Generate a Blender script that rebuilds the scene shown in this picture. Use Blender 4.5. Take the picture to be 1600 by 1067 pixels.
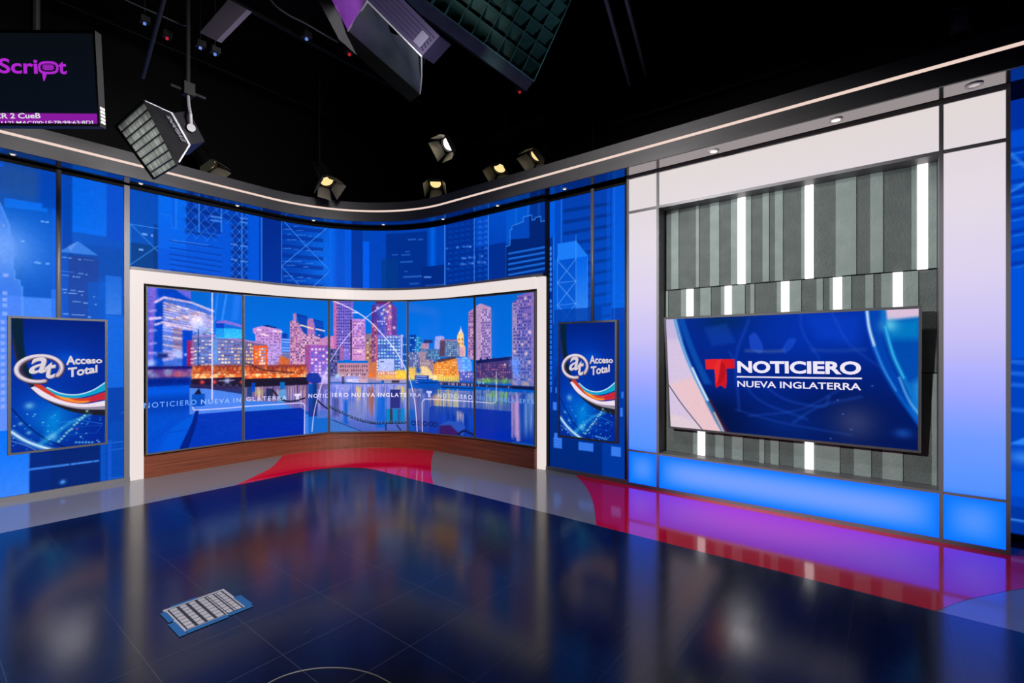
import bpy, math, random
import numpy as np
from mathutils import Vector, Matrix

for _o in list(bpy.data.objects):
    bpy.data.objects.remove(_o)
SC = bpy.context.scene
COL = SC.collection
random.seed(7)
RNG = np.random.default_rng(11)
PI = math.pi

# ------------------------------------------------------------------ camera, world, exposure
# World axes follow the set: X runs along the left wall towards the corner, Y along the right wall.
FOC = 746.0                      # focal length in pixels of the 1600-pixel-wide photograph
HOR = 550.0                      # horizon row
EYE = 1.35                       # camera height
YAW = math.atan2(590, 746)
CY_, SY_ = math.cos(YAW), math.sin(YAW)
cam_d = bpy.data.cameras.new('camera')
cam_d.sensor_width = 36.0
cam_d.lens = FOC * 36.0 / 1600.0
cam_d.shift_y = (HOR - 533.5) / 1600.0
cam_d.clip_start = 0.05
cam = bpy.data.objects.new('camera', cam_d)
COL.objects.link(cam)
cam.location = (0, 0, EYE)
cam.rotation_euler = (PI / 2, 0, YAW - PI / 2)
SC.camera = cam

world = bpy.data.worlds.new('world')
SC.world = world
world.use_nodes = True
world.node_tree.nodes['Background'].inputs[0].default_value = (0.25, 0.3, 0.5, 1)
world.node_tree.nodes['Background'].inputs[1].default_value = 0.004

SC.view_settings.view_transform = 'Standard'
SC.view_settings.look = 'None'
SC.view_settings.exposure = 0.0
SC.view_settings.gamma = 1.0
SC.view_settings.use_curve_mapping = False


def lamp(name, kind, loc, target, power, color=(1, 1, 1), size=0.5, size_y=None, spot=60, blend=0.6, radius=0.08, parent=None):
    d = bpy.data.lights.new(name, kind)
    d.energy = power
    d.color = color
    if kind == 'AREA':
        d.size = size
        if size_y:
            d.shape = 'RECTANGLE'
            d.size_y = size_y
        d.spread = math.radians(110)
    if kind == 'SPOT':
        d.spot_size = math.radians(spot)
        d.spot_blend = blend
        d.shadow_soft_size = radius
    o = bpy.data.objects.new(name, d)
    COL.objects.link(o)
    v = Vector(target) - Vector(loc)
    o.rotation_euler = v.to_track_quat('-Z', 'Y').to_euler()
    o.location = loc
    return o


# unseen spots added out of view: floor and plinth fill, feature wall key
lamp('added_fill_spot', 'SPOT', (-0.5, -0.3, 2.3), (1.9, 5.0, 0.0), 1500, (1.0, 0.95, 0.93), spot=64, blend=0.9, radius=0.25)
lamp('unseen_key_spot', 'SPOT', (-1.2, 2.2, 2.6), (4.7, 0.75, 1.40), 1150, (1.0, 0.97, 0.94), spot=33, blend=0.4, radius=0.10)

# ------------------------------------------------------------------ survey helpers


def ray(x, y):
    a = (x - 800.0) / FOC
    return np.array([CY_ + a * SY_, SY_ - a * CY_, (HOR - y) / FOC])


def on_z(x, y, z=0.0):
    r = ray(x, y)
    t = (z - EYE) / r[2]
    return Vector((r[0] * t, r[1] * t, z))


def at_depth(x, y, d):
    r = ray(x, y) * d
    return Vector((r[0], r[1], EYE + r[2]))


def lin(c):
    c = np.asarray(c, float) / 255.0
    return np.where(c <= 0.04045, c / 12.92, ((c + 0.055) / 1.055) ** 2.4)


def lin4(c):
    l = lin(c)
    return (float(l[0]), float(l[1]), float(l[2]), 1.0)


# ------------------------------------------------------------------ materials


def principled(name, color, rough=0.5, metal=0.0, spec=0.5, emit=None, strength=0.0, coat=0.0):
    m = bpy.data.materials.new(name)
    m.use_nodes = True
    b = m.node_tree.nodes['Principled BSDF']
    b.inputs['Base Color'].default_value = lin4(color)
    b.inputs['Roughness'].default_value = rough
    b.inputs['Metallic'].default_value = metal
    b.inputs['Specular IOR Level'].default_value = spec
    b.inputs['Coat Weight'].default_value = coat
    if emit is not None:
        b.inputs['Emission Color'].default_value = lin4(emit)
        b.inputs['Emission Strength'].default_value = strength
    return m


def noisy(name, c1, c2, scale=(6, 6, 6), rough=0.5, rough_var=0.0, bump=0.0, metal=0.0, spec=0.5, detail=4.0, bump_scale=None):
    m = principled(name, c1, rough, metal, spec)
    nt = m.node_tree
    b = nt.nodes['Principled BSDF']
    tc = nt.nodes.new('ShaderNodeTexCoord')
    mp = nt.nodes.new('ShaderNodeMapping')
    mp.inputs['Scale'].default_value = scale
    nz = nt.nodes.new('ShaderNodeTexNoise')
    nz.inputs['Scale'].default_value = 1.0
    nz.inputs['Detail'].default_value = detail
    rp = nt.nodes.new('ShaderNodeValToRGB')
    rp.color_ramp.elements[0].position = 0.3
    rp.color_ramp.elements[1].position = 0.7
    rp.color_ramp.elements[0].color = lin4(c1)
    rp.color_ramp.elements[1].color = lin4(c2)
    L = nt.links.new
    L(tc.outputs['Object'], mp.inputs['Vector'])
    L(mp.outputs['Vector'], nz.inputs['Vector'])
    L(nz.outputs['Fac'], rp.inputs['Fac'])
    L(rp.outputs['Color'], b.inputs['Base Color'])
    if rough_var:
        mr = nt.nodes.new('ShaderNodeMapRange')
        mr.inputs['To Min'].default_value = rough - rough_var
        mr.inputs['To Max'].default_value = rough + rough_var
        L(nz.outputs['Fac'], mr.inputs['Value'])
        L(mr.outputs['Result'], b.inputs['Roughness'])
    if bump:
        src = nz
        if bump_scale:
            src = nt.nodes.new('ShaderNodeTexNoise')
            src.inputs['Scale'].default_value = bump_scale
            src.inputs['Detail'].default_value = 3.0
            L(tc.outputs['Object'], src.inputs['Vector'])
        bp = nt.nodes.new('ShaderNodeBump')
        bp.inputs['Strength'].default_value = bump
        bp.inputs['Distance'].default_value = 0.01
        L(src.outputs['Fac'], bp.inputs['Height'])
        L(bp.outputs['Normal'], b.inputs['Normal'])
    return m


def picture_material(name, rough, spec=0.5, strength=1.0):
    """A lit picture surface: the per-vertex picture is what it gives off."""
    m = principled(name, (4, 4, 6), rough, 0, spec)
    nt = m.node_tree
    b = nt.nodes['Principled BSDF']
    a = nt.nodes.new('ShaderNodeAttribute')
    a.attribute_name = 'picture'
    nt.links.new(a.outputs['Color'], b.inputs['Emission Color'])
    b.inputs['Emission Strength'].default_value = strength
    return m


def glow(name, color, strength=1.0):
    return principled(name, (10, 10, 10), 0.4, 0, 0.3, color, strength)


M = {}
M['black'] = principled('matte black paint', (9, 9, 11), 0.7, 0, 0.2)
M['black_metal'] = principled('black powder coated metal', (15, 15, 18), 0.5, 0, 0.3)
M['bezel'] = principled('dark grey bezel plastic', (74, 76, 80), 0.4, 0, 0.5)
M['trim'] = principled('dark grey anodised trim', (112, 112, 116), 0.42, 0.2, 0.5)
M['fascia'] = noisy('satin grey metal laminate', (78, 78, 80), (84, 83, 84), (3, 3, 40), 0.42, 0.03, metal=0.15)
M['soffit'] = principled('glossy dark metal laminate', (160, 157, 158), 0.10, 1.0, 0.5)
M['screen'] = picture_material('display glass', 0.10, 0.14)
M['print'] = picture_material('backlit print', 0.5, 0.02)
M['lightpanel'] = picture_material('diffuser panel', 0.5, 0.08)
M['frame_white'] = glow('white diffuser', (236, 224, 221), 1.0)
M['led'] = glow('warm white strip', (240, 212, 200), 1.0)
M['bar'] = glow('white light bar', (255, 250, 248), 1.5)
M['downlight'] = glow('downlight lens', (255, 248, 235), 2.5)
M['downlight_dim'] = glow('dim downlight lens', (200, 190, 185), 0.9)
M['white_ring'] = principled('white painted ring', (225, 222, 220), 0.4)
M['stone_light'] = noisy('pale grey green plaster', (124, 138, 136), (136, 148, 146), (9, 9, 9), 0.75, bump=0.5, spec=0.3, bump_scale=60)
M['stone_dark'] = noisy('grey green plaster', (84, 93, 92), (95, 103, 102), (9, 9, 9), 0.8, bump=0.8, spec=0.3, bump_scale=60)
M['wood'] = noisy('reddish walnut veneer', (92, 44, 26), (128, 66, 40), (1.6, 1.6, 60), 0.42, bump=0.05, spec=0.4, detail=6)
M['purple'] = noisy('purple lit fabric', (92, 46, 112), (120, 62, 140), (8, 8, 8), 0.7)  # purple light tint put into the fabric colour
M['cloth'] = noisy('black softbox fabric', (9, 9, 10), (14, 14, 16), (14, 14, 14), 0.85, spec=0.06, bump=0.7, bump_scale=9)
M['cloth_silver'] = noisy('grey green softbox fabric', (34, 36, 36), (56, 59, 57), (6, 6, 6), 0.5, bump=0.8, bump_scale=7)
M['grid_green'] = noisy('dark green louvre fabric', (60, 92, 88), (80, 112, 106), (12, 12, 12), 0.55)
M['diffuser_cloth'] = principled('pleated white diffuser', (170, 172, 168), 0.7, 0, 0.3, (190, 195, 190), 0.30)
M['silver'] = principled('silver edge binding', (170, 170, 175), 0.35, 0.4)
M['purple_lit_metal'] = principled('purple tinted grey housing', (44, 36, 62), 0.6, 0, 0.2)  # housing grey carries the purple light in its colour
M['black_cloth'] = principled('black skirt fabric', (8, 8, 9), 0.95, 0, 0.03)
M['grey_metal'] = principled('grey metal', (120, 118, 124), 0.45, 0.3)
M['yellow_lens'] = glow('warm lit lens', (250, 222, 150), 1.1)
M['hot_lens'] = glow('bright lit lens', (255, 244, 225), 4.0)
M['barn'] = principled('brightened barn door metal', (104, 100, 90), 0.5, 0.1)  # colour brightened for the light the flaps catch
M['paper'] = principled('white paper', (150, 150, 157), 0.6)
M['ink'] = principled('black ink', (38, 38, 42), 0.6)
M['tape'] = principled('blue masking tape', (24, 80, 132), 0.5)
M['scuff'] = principled('pale scuff mark', (72, 72, 76), 0.6)
M['duct'] = principled('grey painted sheet', (70, 64, 78), 0.6)

# ------------------------------------------------------------------ mesh helpers


class MB:
    def __init__(self):
        self.v = []
        self.f = []

    def add(self, vs, fs):
        n = len(self.v)
        self.v += [tuple(p) for p in vs]
        self.f += [tuple(i + n for i in f) for f in fs]
        return self

    def box(self, a, b):
        x0, x1 = sorted((a[0], b[0]))
        y0, y1 = sorted((a[1], b[1]))
        z0, z1 = sorted((a[2], b[2]))
        vs = [(x0, y0, z0), (x1, y0, z0), (x1, y1, z0), (x0, y1, z0), (x0, y0, z1), (x1, y0, z1), (x1, y1, z1), (x0, y1, z1)]
        return self.add(vs, [(0, 3, 2, 1), (4, 5, 6, 7), (0, 1, 5, 4), (1, 2, 6, 5), (2, 3, 7, 6), (3, 0, 4, 7)])

    def hexa(self, q0, q1):
        """two quads, matching order, joined to a solid"""
        return self.add(list(q0) + list(q1), [(3, 2, 1, 0), (4, 5, 6, 7), (0, 1, 5, 4), (1, 2, 6, 5), (2, 3, 7, 6), (3, 0, 4, 7)])

    def tube(self, pts, r, n=10, caps=True, taper=None):
        pts = [Vector(p) for p in pts]
        rings = []
        up = Vector((0, 0, 1))
        for i, p in enumerate(pts):
            t = (pts[min(i + 1, len(pts) - 1)] - pts[max(i - 1, 0)]).normalized()
            u = up if abs(t.dot(up)) < 0.95 else Vector((1, 0, 0))
            a = t.cross(u).normalized()
            b = a.cross(t).normalized()
            rr = r if taper is None else taper[i]
            rings.append([p + (a * math.cos(2 * PI * k / n) + b * math.sin(2 * PI * k / n)) * rr for k in range(n)])
        vs = [q for ring in rings for q in ring]
        fs = []
        for i in range(len(pts) - 1):
            for k in range(n):
                fs.append((i * n + k, i * n + (k + 1) % n, (i + 1) * n + (k + 1) % n, (i + 1) * n + k))
        if caps:
            fs.append(tuple(range(n))[::-1])
            fs.append(tuple((len(pts) - 1) * n + k for k in range(n)))
        return self.add(vs, fs)

    def prism(self, poly, z0, z1):
        n = len(poly)
        vs = [(p[0], p[1], z0) for p in poly] + [(p[0], p[1], z1) for p in poly]
        fs = [tuple(range(n))[::-1], tuple(range(n, 2 * n))]
        fs += [(i, (i + 1) % n, n + (i + 1) % n, n + i) for i in range(n)]
        return self.add(vs, fs)

    def sweep(self, path, nrm, o0, o1, z0, z1):
        """rectangular section between wall offsets o0..o1 and heights z0..z1 along a plan path"""
        n = len(path)
        vs = []
        for (x, y), (nx, ny) in zip(path, nrm):
            for o, z in ((o0, z0), (o1, z0), (o1, z1), (o0, z1)):
                vs.append((x + nx * o, y + ny * o, z))
        fs = []
        for i in range(n - 1):
            for k in range(4):
                a, b = i * 4 + k, i * 4 + (k + 1) % 4
                fs.append((a, b, b + 4, a + 4))
        fs += [(3, 2, 1, 0), tuple((n - 1) * 4 + k for k in range(4))]
        return self.add(vs, fs)

    def build(self, name, mat, parent=None, loc=None, smooth=False):
        me = bpy.data.meshes.new(name)
        off = Vector(loc) if loc is not None else (parent_base(parent) if parent else Vector((0, 0, 0)))
        me.from_pydata([Vector(p) - off for p in self.v], [], self.f)
        me.materials.append(mat)
        me.validate()
        import bmesh
        bm = bmesh.new()
        bm.from_mesh(me)
        bmesh.ops.recalc_face_normals(bm, faces=bm.faces)
        bm.to_mesh(me)
        bm.free()
        if smooth:
            for p in me.polygons:
                p.use_smooth = True
        o = bpy.data.objects.new(name, me)
        COL.objects.link(o)
        if parent:
            o.parent = parent
        elif loc is not None:
            o.location = loc
        return o


BASE = {}


def parent_base(p):
    return BASE.get(p.name, Vector((0, 0, 0))) if p else Vector((0, 0, 0))


def thing(name, label, cat, loc=(0, 0, 0), group=None):
    o = bpy.data.objects.new(name, None)
    o.empty_display_size = 0.05
    COL.objects.link(o)
    o.location = loc
    BASE[o.name] = Vector(loc)
    o['label'] = label
    o['category'] = cat
    if group:
        o['group'] = group
    return o


def sub(o, parent):
    """register a mesh part so its own children use the same origin"""
    BASE[o.name] = parent_base(parent)
    return o


def tag(o, label, cat, group=None):
    o['label'] = label
    o['category'] = cat
    if group:
        o['group'] = group
    return o


def structure(name, mb, mat):
    o = mb.build(name, mat)
    o['kind'] = 'structure'
    return o


# ------------------------------------------------------------------ surfaces with a picture


class Plane:
    """flat surface: origin o, horizontal unit u, unit 'up' w; s and z in metres"""

    def __init__(self, o, u, w=(0, 0, 1)):
        self.o = np.array(o, float)
        self.u = np.array(u, float) / np.linalg.norm(u)
        self.w = np.array(w, float) / np.linalg.norm(w)
        self.n = np.cross(self.u, self.w)

    def pos(self, s, z, off=0.0):
        s = np.asarray(s)[..., None]
        z = np.asarray(z)[..., None]
        return self.o + s * self.u + z * self.w + off * self.n

    def m(self, x, y):
        r = ray(x, y)
        e = np.array([0, 0, EYE])
        t = ((self.o - e) @ self.n) / (r @ self.n)
        p = e + r * t - self.o
        return float(p @ self.u), float(p @ self.w)


class Curve:
    """vertical wall on a plan path: straight, quarter arc, straight; s = length along the path, z = height"""

    def __init__(self, C, R, x0, y1):
        self.C, self.R, self.x0, self.y1 = C, R, x0, y1
        self.l1 = C[0] - x0
        self.l2 = R * PI / 2
        self.l3 = C[1] - y1
        self.L = self.l1 + self.l2 + self.l3

    def pos(self, s, z, off=0.0):
        s = np.asarray(s, float)
        z = np.asarray(z, float)
        a = np.clip((s - self.l1) / self.R, 0, PI / 2)
        nx, ny = np.sin(a), np.cos(a)
        x = self.C[0] + (self.R - off) * nx + np.minimum(s - self.l1, 0)
        y = self.C[1] + (self.R - off) * ny - np.maximum(s - self.l1 - self.l2, 0)
        return np.stack([x, y, z + 0 * x], -1)

    def m(self, x, y):
        r = ray(x, y)
        d = r[:2]
        C = np.array(self.C)
        cand = []
        a, b, c = d @ d, -2 * d @ C, C @ C - self.R ** 2
        disc = b * b - 4 * a * c
        if disc > 0:
            t = (-b + math.sqrt(disc)) / 2 / a
            p = d * t
            if p[0] >= C[0] and p[1] >= C[1]:
                cand.append((t, self.l1 + self.R * math.atan2(p[0] - C[0], p[1] - C[1])))
        t = (C[1] + self.R) / d[1]
        if t > 0 and d[0] * t <= C[0]:
            cand.append((t, d[0] * t - self.x0))
        if d[0] > 0:
            t = (C[0] + self.R) / d[0]
            if t > 0 and d[1] * t <= C[1]:
                cand.append((t, self.l1 + self.l2 + C[1] - d[1] * t))
        t, s = min(cand)
        return float(s), float(EYE + r[2] * t)

    def plan(self, off=0.0, n=28, s0=0.0, s1=None):
        s1 = self.L if s1 is None else s1
        ss = sorted(set([s0, s1] + [v for v in (self.l1 + self.l2 * k / n for k in range(n + 1)) if s0 < v < s1]))
        p = self.pos(ss, [0.0] * len(ss), off)
        a = np.clip((np.array(ss) - self.l1) / self.R, 0, PI / 2)
        return [tuple(q[:2]) for q in p], [(-math.sin(k), -math.cos(k)) for k in a]


class Patch:
    """bilinear surface over four corners, s and z from 0 to 1"""

    def __init__(self, q4):
        self.q = [np.array(p, float) for p in q4]

    def m(self, x, y):
        return x, y

    def pos(self, s, z, off=0.0):
        s = np.asarray(s)[..., None]
        z = np.asarray(z)[..., None]
        return (self.q[0] * (1 - s) + self.q[1] * s) * (1 - z) + (self.q[3] * (1 - s) + self.q[2] * s) * z


class Picture:
    """A small raster painter in the metric coordinates of a surface. Points are surveyed photo positions mapped onto the surface."""

    def __init__(self, surf, s0, s1, z0, z1, res, base, survey=None):
        self.surf = surf
        self.ns = max(2, int(round((s1 - s0) / res)) + 1)
        self.nz = max(2, int(round((z1 - z0) / res)) + 1)
        self.s = np.linspace(s0, s1, self.ns)
        self.z = np.linspace(z0, z1, self.nz)
        self.dx = (s1 - s0) / (self.ns - 1)
        self.img = np.zeros((self.nz, self.ns, 3))
        self.img[:] = base
        self.map = survey or surf.m

    def P(self, pts):
        return np.array([self.map(*p) for p in pts])

    def win(self, lo, hi, pad=0.0):
        i0 = max(0, int((lo[0] - pad - self.s[0]) / self.dx) - 1)
        i1 = min(self.ns, int((hi[0] + pad - self.s[0]) / self.dx) + 3)
        j0 = max(0, int((lo[1] - pad - self.z[0]) / self.dx) - 1)
        j1 = min(self.nz, int((hi[1] + pad - self.z[0]) / self.dx) + 3)
        if i1 <= i0 or j1 <= j0:
            return None
        S, Z = np.meshgrid(self.s[i0:i1], self.z[j0:j1])
        return (slice(j0, j1), slice(i0, i1)), S, Z

    def blend(self, sl, cov, col):
        cov = np.clip(cov, 0, 1)[..., None]
        self.img[sl] = self.img[sl] * (1 - cov) + np.asarray(col, float) * cov

    def poly_m(self, P, col, a=1.0, soft=0.0, col2=None):
        w = self.win(P.min(0), P.max(0), soft + self.dx)
        if w is None:
            return
        sl, S, Z = w
        n = len(P)
        d = np.full(S.shape, 1e9)
        ins = np.zeros(S.shape, bool)
        for i in range(n):
            a0, b0 = P[i], P[(i + 1) % n]
            e = b0 - a0
            wx, wy = S - a0[0], Z - a0[1]
            h = np.clip((wx * e[0] + wy * e[1]) / max(e @ e, 1e-12), 0, 1)
            d = np.minimum(d, np.hypot(wx - e[0] * h, wy - e[1] * h))
            c1 = (Z >= a0[1]) != (Z >= b0[1])
            if abs(e[1]) > 1e-12:
                ins ^= c1 & (S < a0[0] + (Z - a0[1]) / e[1] * e[0])
        sd = np.where(ins, -d, d)
        cov = 0.5 - sd / (self.dx + soft)
        if col2 is not None:
            t = np.clip((Z - P[:, 1].min()) / max(np.ptp(P[:, 1]), 1e-9), 0, 1)[..., None]
            col = np.asarray(col2, float) * (1 - t) + np.asarray(col, float) * t
        self.blend(sl, np.clip(cov, 0, 1) * a, col)

    def poly(self, pts, col, a=1.0, soft=0.0, col2=None):
        self.poly_m(self.P(pts), col, a, soft, col2)

    def box(self, x0, y0, x1, y1, col, a=1.0, soft=0.0, col2=None):
        (s0, z1), (s1, z0) = self.map(x0, y0), self.map(x1, y1)
        self.poly_m(np.array([(s0, z0), (s1, z0), (s1, z1), (s0, z1)]), col, a, soft, col2)

    def line(self, pts, w, col, a=1.0, soft=0.0, metric=False):
        P = np.array(pts) if metric else self.P(pts)
        q = self.win(P.min(0), P.max(0), w + soft + self.dx)
        if q is None:
            return
        sl, S, Z = q
        d = np.full(S.shape, 1e9)
        for i in range(len(P) - 1):
            e = P[i + 1] - P[i]
            wx, wy = S - P[i][0], Z - P[i][1]
            h = np.clip((wx * e[0] + wy * e[1]) / max(e @ e, 1e-12), 0, 1)
            d = np.minimum(d, np.hypot(wx - e[0] * h, wy - e[1] * h))
        self.blend(sl, np.clip(0.5 - (d - w / 2) / (self.dx + soft), 0, 1) * min(1.0, a * (w / self.dx if w < self.dx else 1.0)), col)

    def curve(self, pts, w, col, a=1.0, soft=0.0, n=10):
        self.line(spline(pts, n), w, col, a, soft)

    def dot(self, x, y, r, col, a=1.0, ratio=1.0):
        s, z = self.map(x, y)
        q = self.win((s - 3 * r, z - 3 * r), (s + 3 * r, z + 3 * r))
        if q is None:
            return
        sl, S, Z = q
        g = np.exp(-(((S - s) / r) ** 2 + ((Z - z) / (r * ratio)) ** 2))
        self.blend(sl, g * a, col)

    def ring(self, x, y, rx, ry, w, col, a=1.0, rot=0.0, a0=None, a1=None, metric=False):
        s, z = (x, y) if metric else self.map(x, y)
        aa = np.linspace(a0 if a0 is not None else 0, a1 if a1 is not None else 2 * PI, 60)
        p = [(s + rx * math.cos(k) * math.cos(rot) - ry * math.sin(k) * math.sin(rot),
              z + rx * math.cos(k) * math.sin(rot) + ry * math.sin(k) * math.cos(rot)) for k in aa]
        self.line(p, w, col, a, metric=True)

    def windows(self, x0, y0, x1, y1, nx, nz, cols, fx=0.55, fz=0.5, prob=0.8, a=1.0, shear=0.0):
        (s0, z1), (s1, z0) = self.map(x0, y0), self.map(x1, y1)
        ds, dz = (s1 - s0) / nx, (z1 - z0) / nz
        for i in range(nx):
            for j in range(nz):
                if random.random() < prob:
                    c = random.choice(cols)
                    u, v = s0 + (i + 0.5 - fx / 2) * ds, z0 + (j + 0.5 - fz / 2) * dz + shear * (i + 0.5) * ds
                    self.poly_m(np.array([(u, v), (u + fx * ds, v), (u + fx * ds, v + fz * dz), (u, v + fz * dz)]), c, a)

    def streaks(self, x0, y0, x1, y1, n, cols, wmin=0.004, wmax=0.02, a=0.5, fade=True):
        (s0, z1), (s1, z0) = self.map(x0, y0), self.map(x1, y1)
        for _ in range(n):
            s = random.uniform(s0, s1)
            w = random.uniform(wmin, wmax)
            zt = z1 - random.random() * 0.25 * (z1 - z0)
            zb = z0 + random.random() ** 2 * 0.6 * (z1 - z0)
            q = self.win((s - w, zb), (s + w, zt))
            if q is None:
                continue
            sl, S, Z = q
            g = np.exp(-((S - s) / w * 1.6) ** 2) * ((Z >= zb) & (Z <= zt))
            if fade:
                g = g * np.clip((Z - zb) / max(zt - zb, 1e-6) * 2, 0, 1)
            self.blend(sl, g * a, random.choice(cols))

    def noise(self, amp, cell=6):
        small = RNG.normal(0, 1, (self.nz // cell + 2, self.ns // cell + 2))
        big = np.kron(small, np.ones((cell, cell)))[:self.nz, :self.ns]
        self.img *= np.clip(1 + amp * big, 0, 2)[..., None]

    def blur(self, a, r):
        for ax in (0, 1):
            p = np.pad(a, [(r + 1, r) if k == ax else (0, 0) for k in range(a.ndim)], mode='edge').cumsum(ax)
            n = a.shape[ax]
            a = (np.take(p, range(2 * r + 1, 2 * r + 1 + n), ax) - np.take(p, range(0, n), ax)) / (2 * r + 1)
        return a

    def photo_finish(self, mask, amp=0.05, bloom=0.45):
        """grain in the buildings and a bloom round bright lights, as the shown photograph has"""
        for cell, k in ((2, 1.0), (4, 0.7)):
            small = RNG.normal(0, 1, (self.nz // cell + 2, self.ns // cell + 2))
            big = np.kron(small, np.ones((cell, cell)))[:self.nz, :self.ns]
            self.img *= np.clip(1 + amp * k * big * mask, 0.4, 1.7)[..., None]
        hi = np.clip(self.img - 205, 0, 60)
        self.img = np.clip(self.img, 0, 255) + bloom * self.blur(self.blur(hi, 3), 5) * 1.6
        self.img = 0.65 * self.img + 0.35 * self.blur(self.img, 1)

    def build(self, name, mat, parent, off=0.0, boost=None):
        S, Z = np.meshgrid(self.s, self.z)
        co = self.surf.pos(S, Z, off).reshape(-1, 3) - np.array(parent_base(parent))
        nv = co.shape[0]
        i = np.arange(self.nz - 1)[:, None] * self.ns + np.arange(self.ns - 1)[None, :]
        quads = np.stack([i, i + 1, i + 1 + self.ns, i + self.ns], -1).reshape(-1, 4)
        nf = len(quads)
        me = bpy.data.meshes.new(name)
        me.vertices.add(nv)
        me.vertices.foreach_set('co', co.astype(np.float32).ravel())
        me.loops.add(nf * 4)
        me.loops.foreach_set('vertex_index', quads.astype(np.int32).ravel())
        me.polygons.add(nf)
        me.polygons.foreach_set('loop_start', (np.arange(nf) * 4).astype(np.int32))
        me.polygons.foreach_set('loop_total', np.full(nf, 4, np.int32))
        me.update(calc_edges=True)
        at = me.attributes.new('picture', 'FLOAT_COLOR', 'POINT')
        c = np.ones((nv, 4), np.float32)
        c[:, :3] = lin(np.clip(self.img, 0, 255)).reshape(-1, 3)
        if boost is not None:
            c[:, :3] *= boost.reshape(-1, 3)
        at.data.foreach_set('color', c.ravel())
        me.materials.append(mat)
        me.polygons.foreach_set('use_smooth', np.ones(nf, bool))
        o = bpy.data.objects.new(name, me)
        COL.objects.link(o)
        o.parent = parent
        return o


def spline(pts, n=10):
    P = [np.array(p, float) for p in pts]
    P = [2 * P[0] - P[1]] + P + [2 * P[-1] - P[-2]]
    out = []
    for i in range(1, len(P) - 2):
        for k in range(n):
            t = k / n
            out.append(tuple(0.5 * (2 * P[i] + (P[i + 1] - P[i - 1]) * t + (2 * P[i - 1] - 5 * P[i] + 4 * P[i + 1] - P[i + 2]) * t ** 2
                                    + (3 * P[i] - P[i - 1] - 3 * P[i + 1] + P[i + 2]) * t ** 3)))
    out.append(tuple(P[-2]))
    return out


def letters(name, text, surf, c0, c1, height, mat, parent, off=0.003, bold=0.0, shear=0.0, rot_about=None, squash=None, spacing=1.0):
    """flat lettering on a surface: baseline from c0 to c1 in (s, z), cap height in metres"""
    cu = bpy.data.curves.new(name, 'FONT')
    cu.body = text
    cu.size = 1.0
    cu.offset = bold
    cu.shear = shear
    cu.space_character = spacing
    cu.resolution_u = 4
    tmp = bpy.data.objects.new(name + '_tmp', cu)
    COL.objects.link(tmp)
    dg = bpy.context.evaluated_depsgraph_get()
    me0 = bpy.data.meshes.new_from_object(tmp.evaluated_get(dg))
    bpy.data.objects.remove(tmp)
    bpy.data.curves.remove(cu)
    n = len(me0.vertices)
    co = np.zeros(n * 3)
    me0.vertices.foreach_get('co', co)
    co = co.reshape(-1, 3)
    x0, x1 = co[:, 0].min(), co[:, 0].max()
    cap = 0.729 + 2 * bold
    c0, c1 = np.array(c0), np.array(c1)
    u = (co[:, 0] - x0) / (x1 - x0)
    h = height if np.isscalar(height) else height[0] + (height[1] - height[0]) * u
    s = c0[0] + (c1[0] - c0[0]) * u
    z = c0[1] + (c1[1] - c0[1]) * u + (co[:, 1] + bold) / cap * h
    w = surf.pos(s, z, off) - np.array(parent_base(parent))
    me0.vertices.foreach_set('co', w.ravel())
    me0.materials.clear()
    me0.materials.append(mat)
    me0.update()
    me0.name = name
    o = bpy.data.objects.new(name, me0)
    COL.objects.link(o)
    o.parent = parent
    return o


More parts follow.
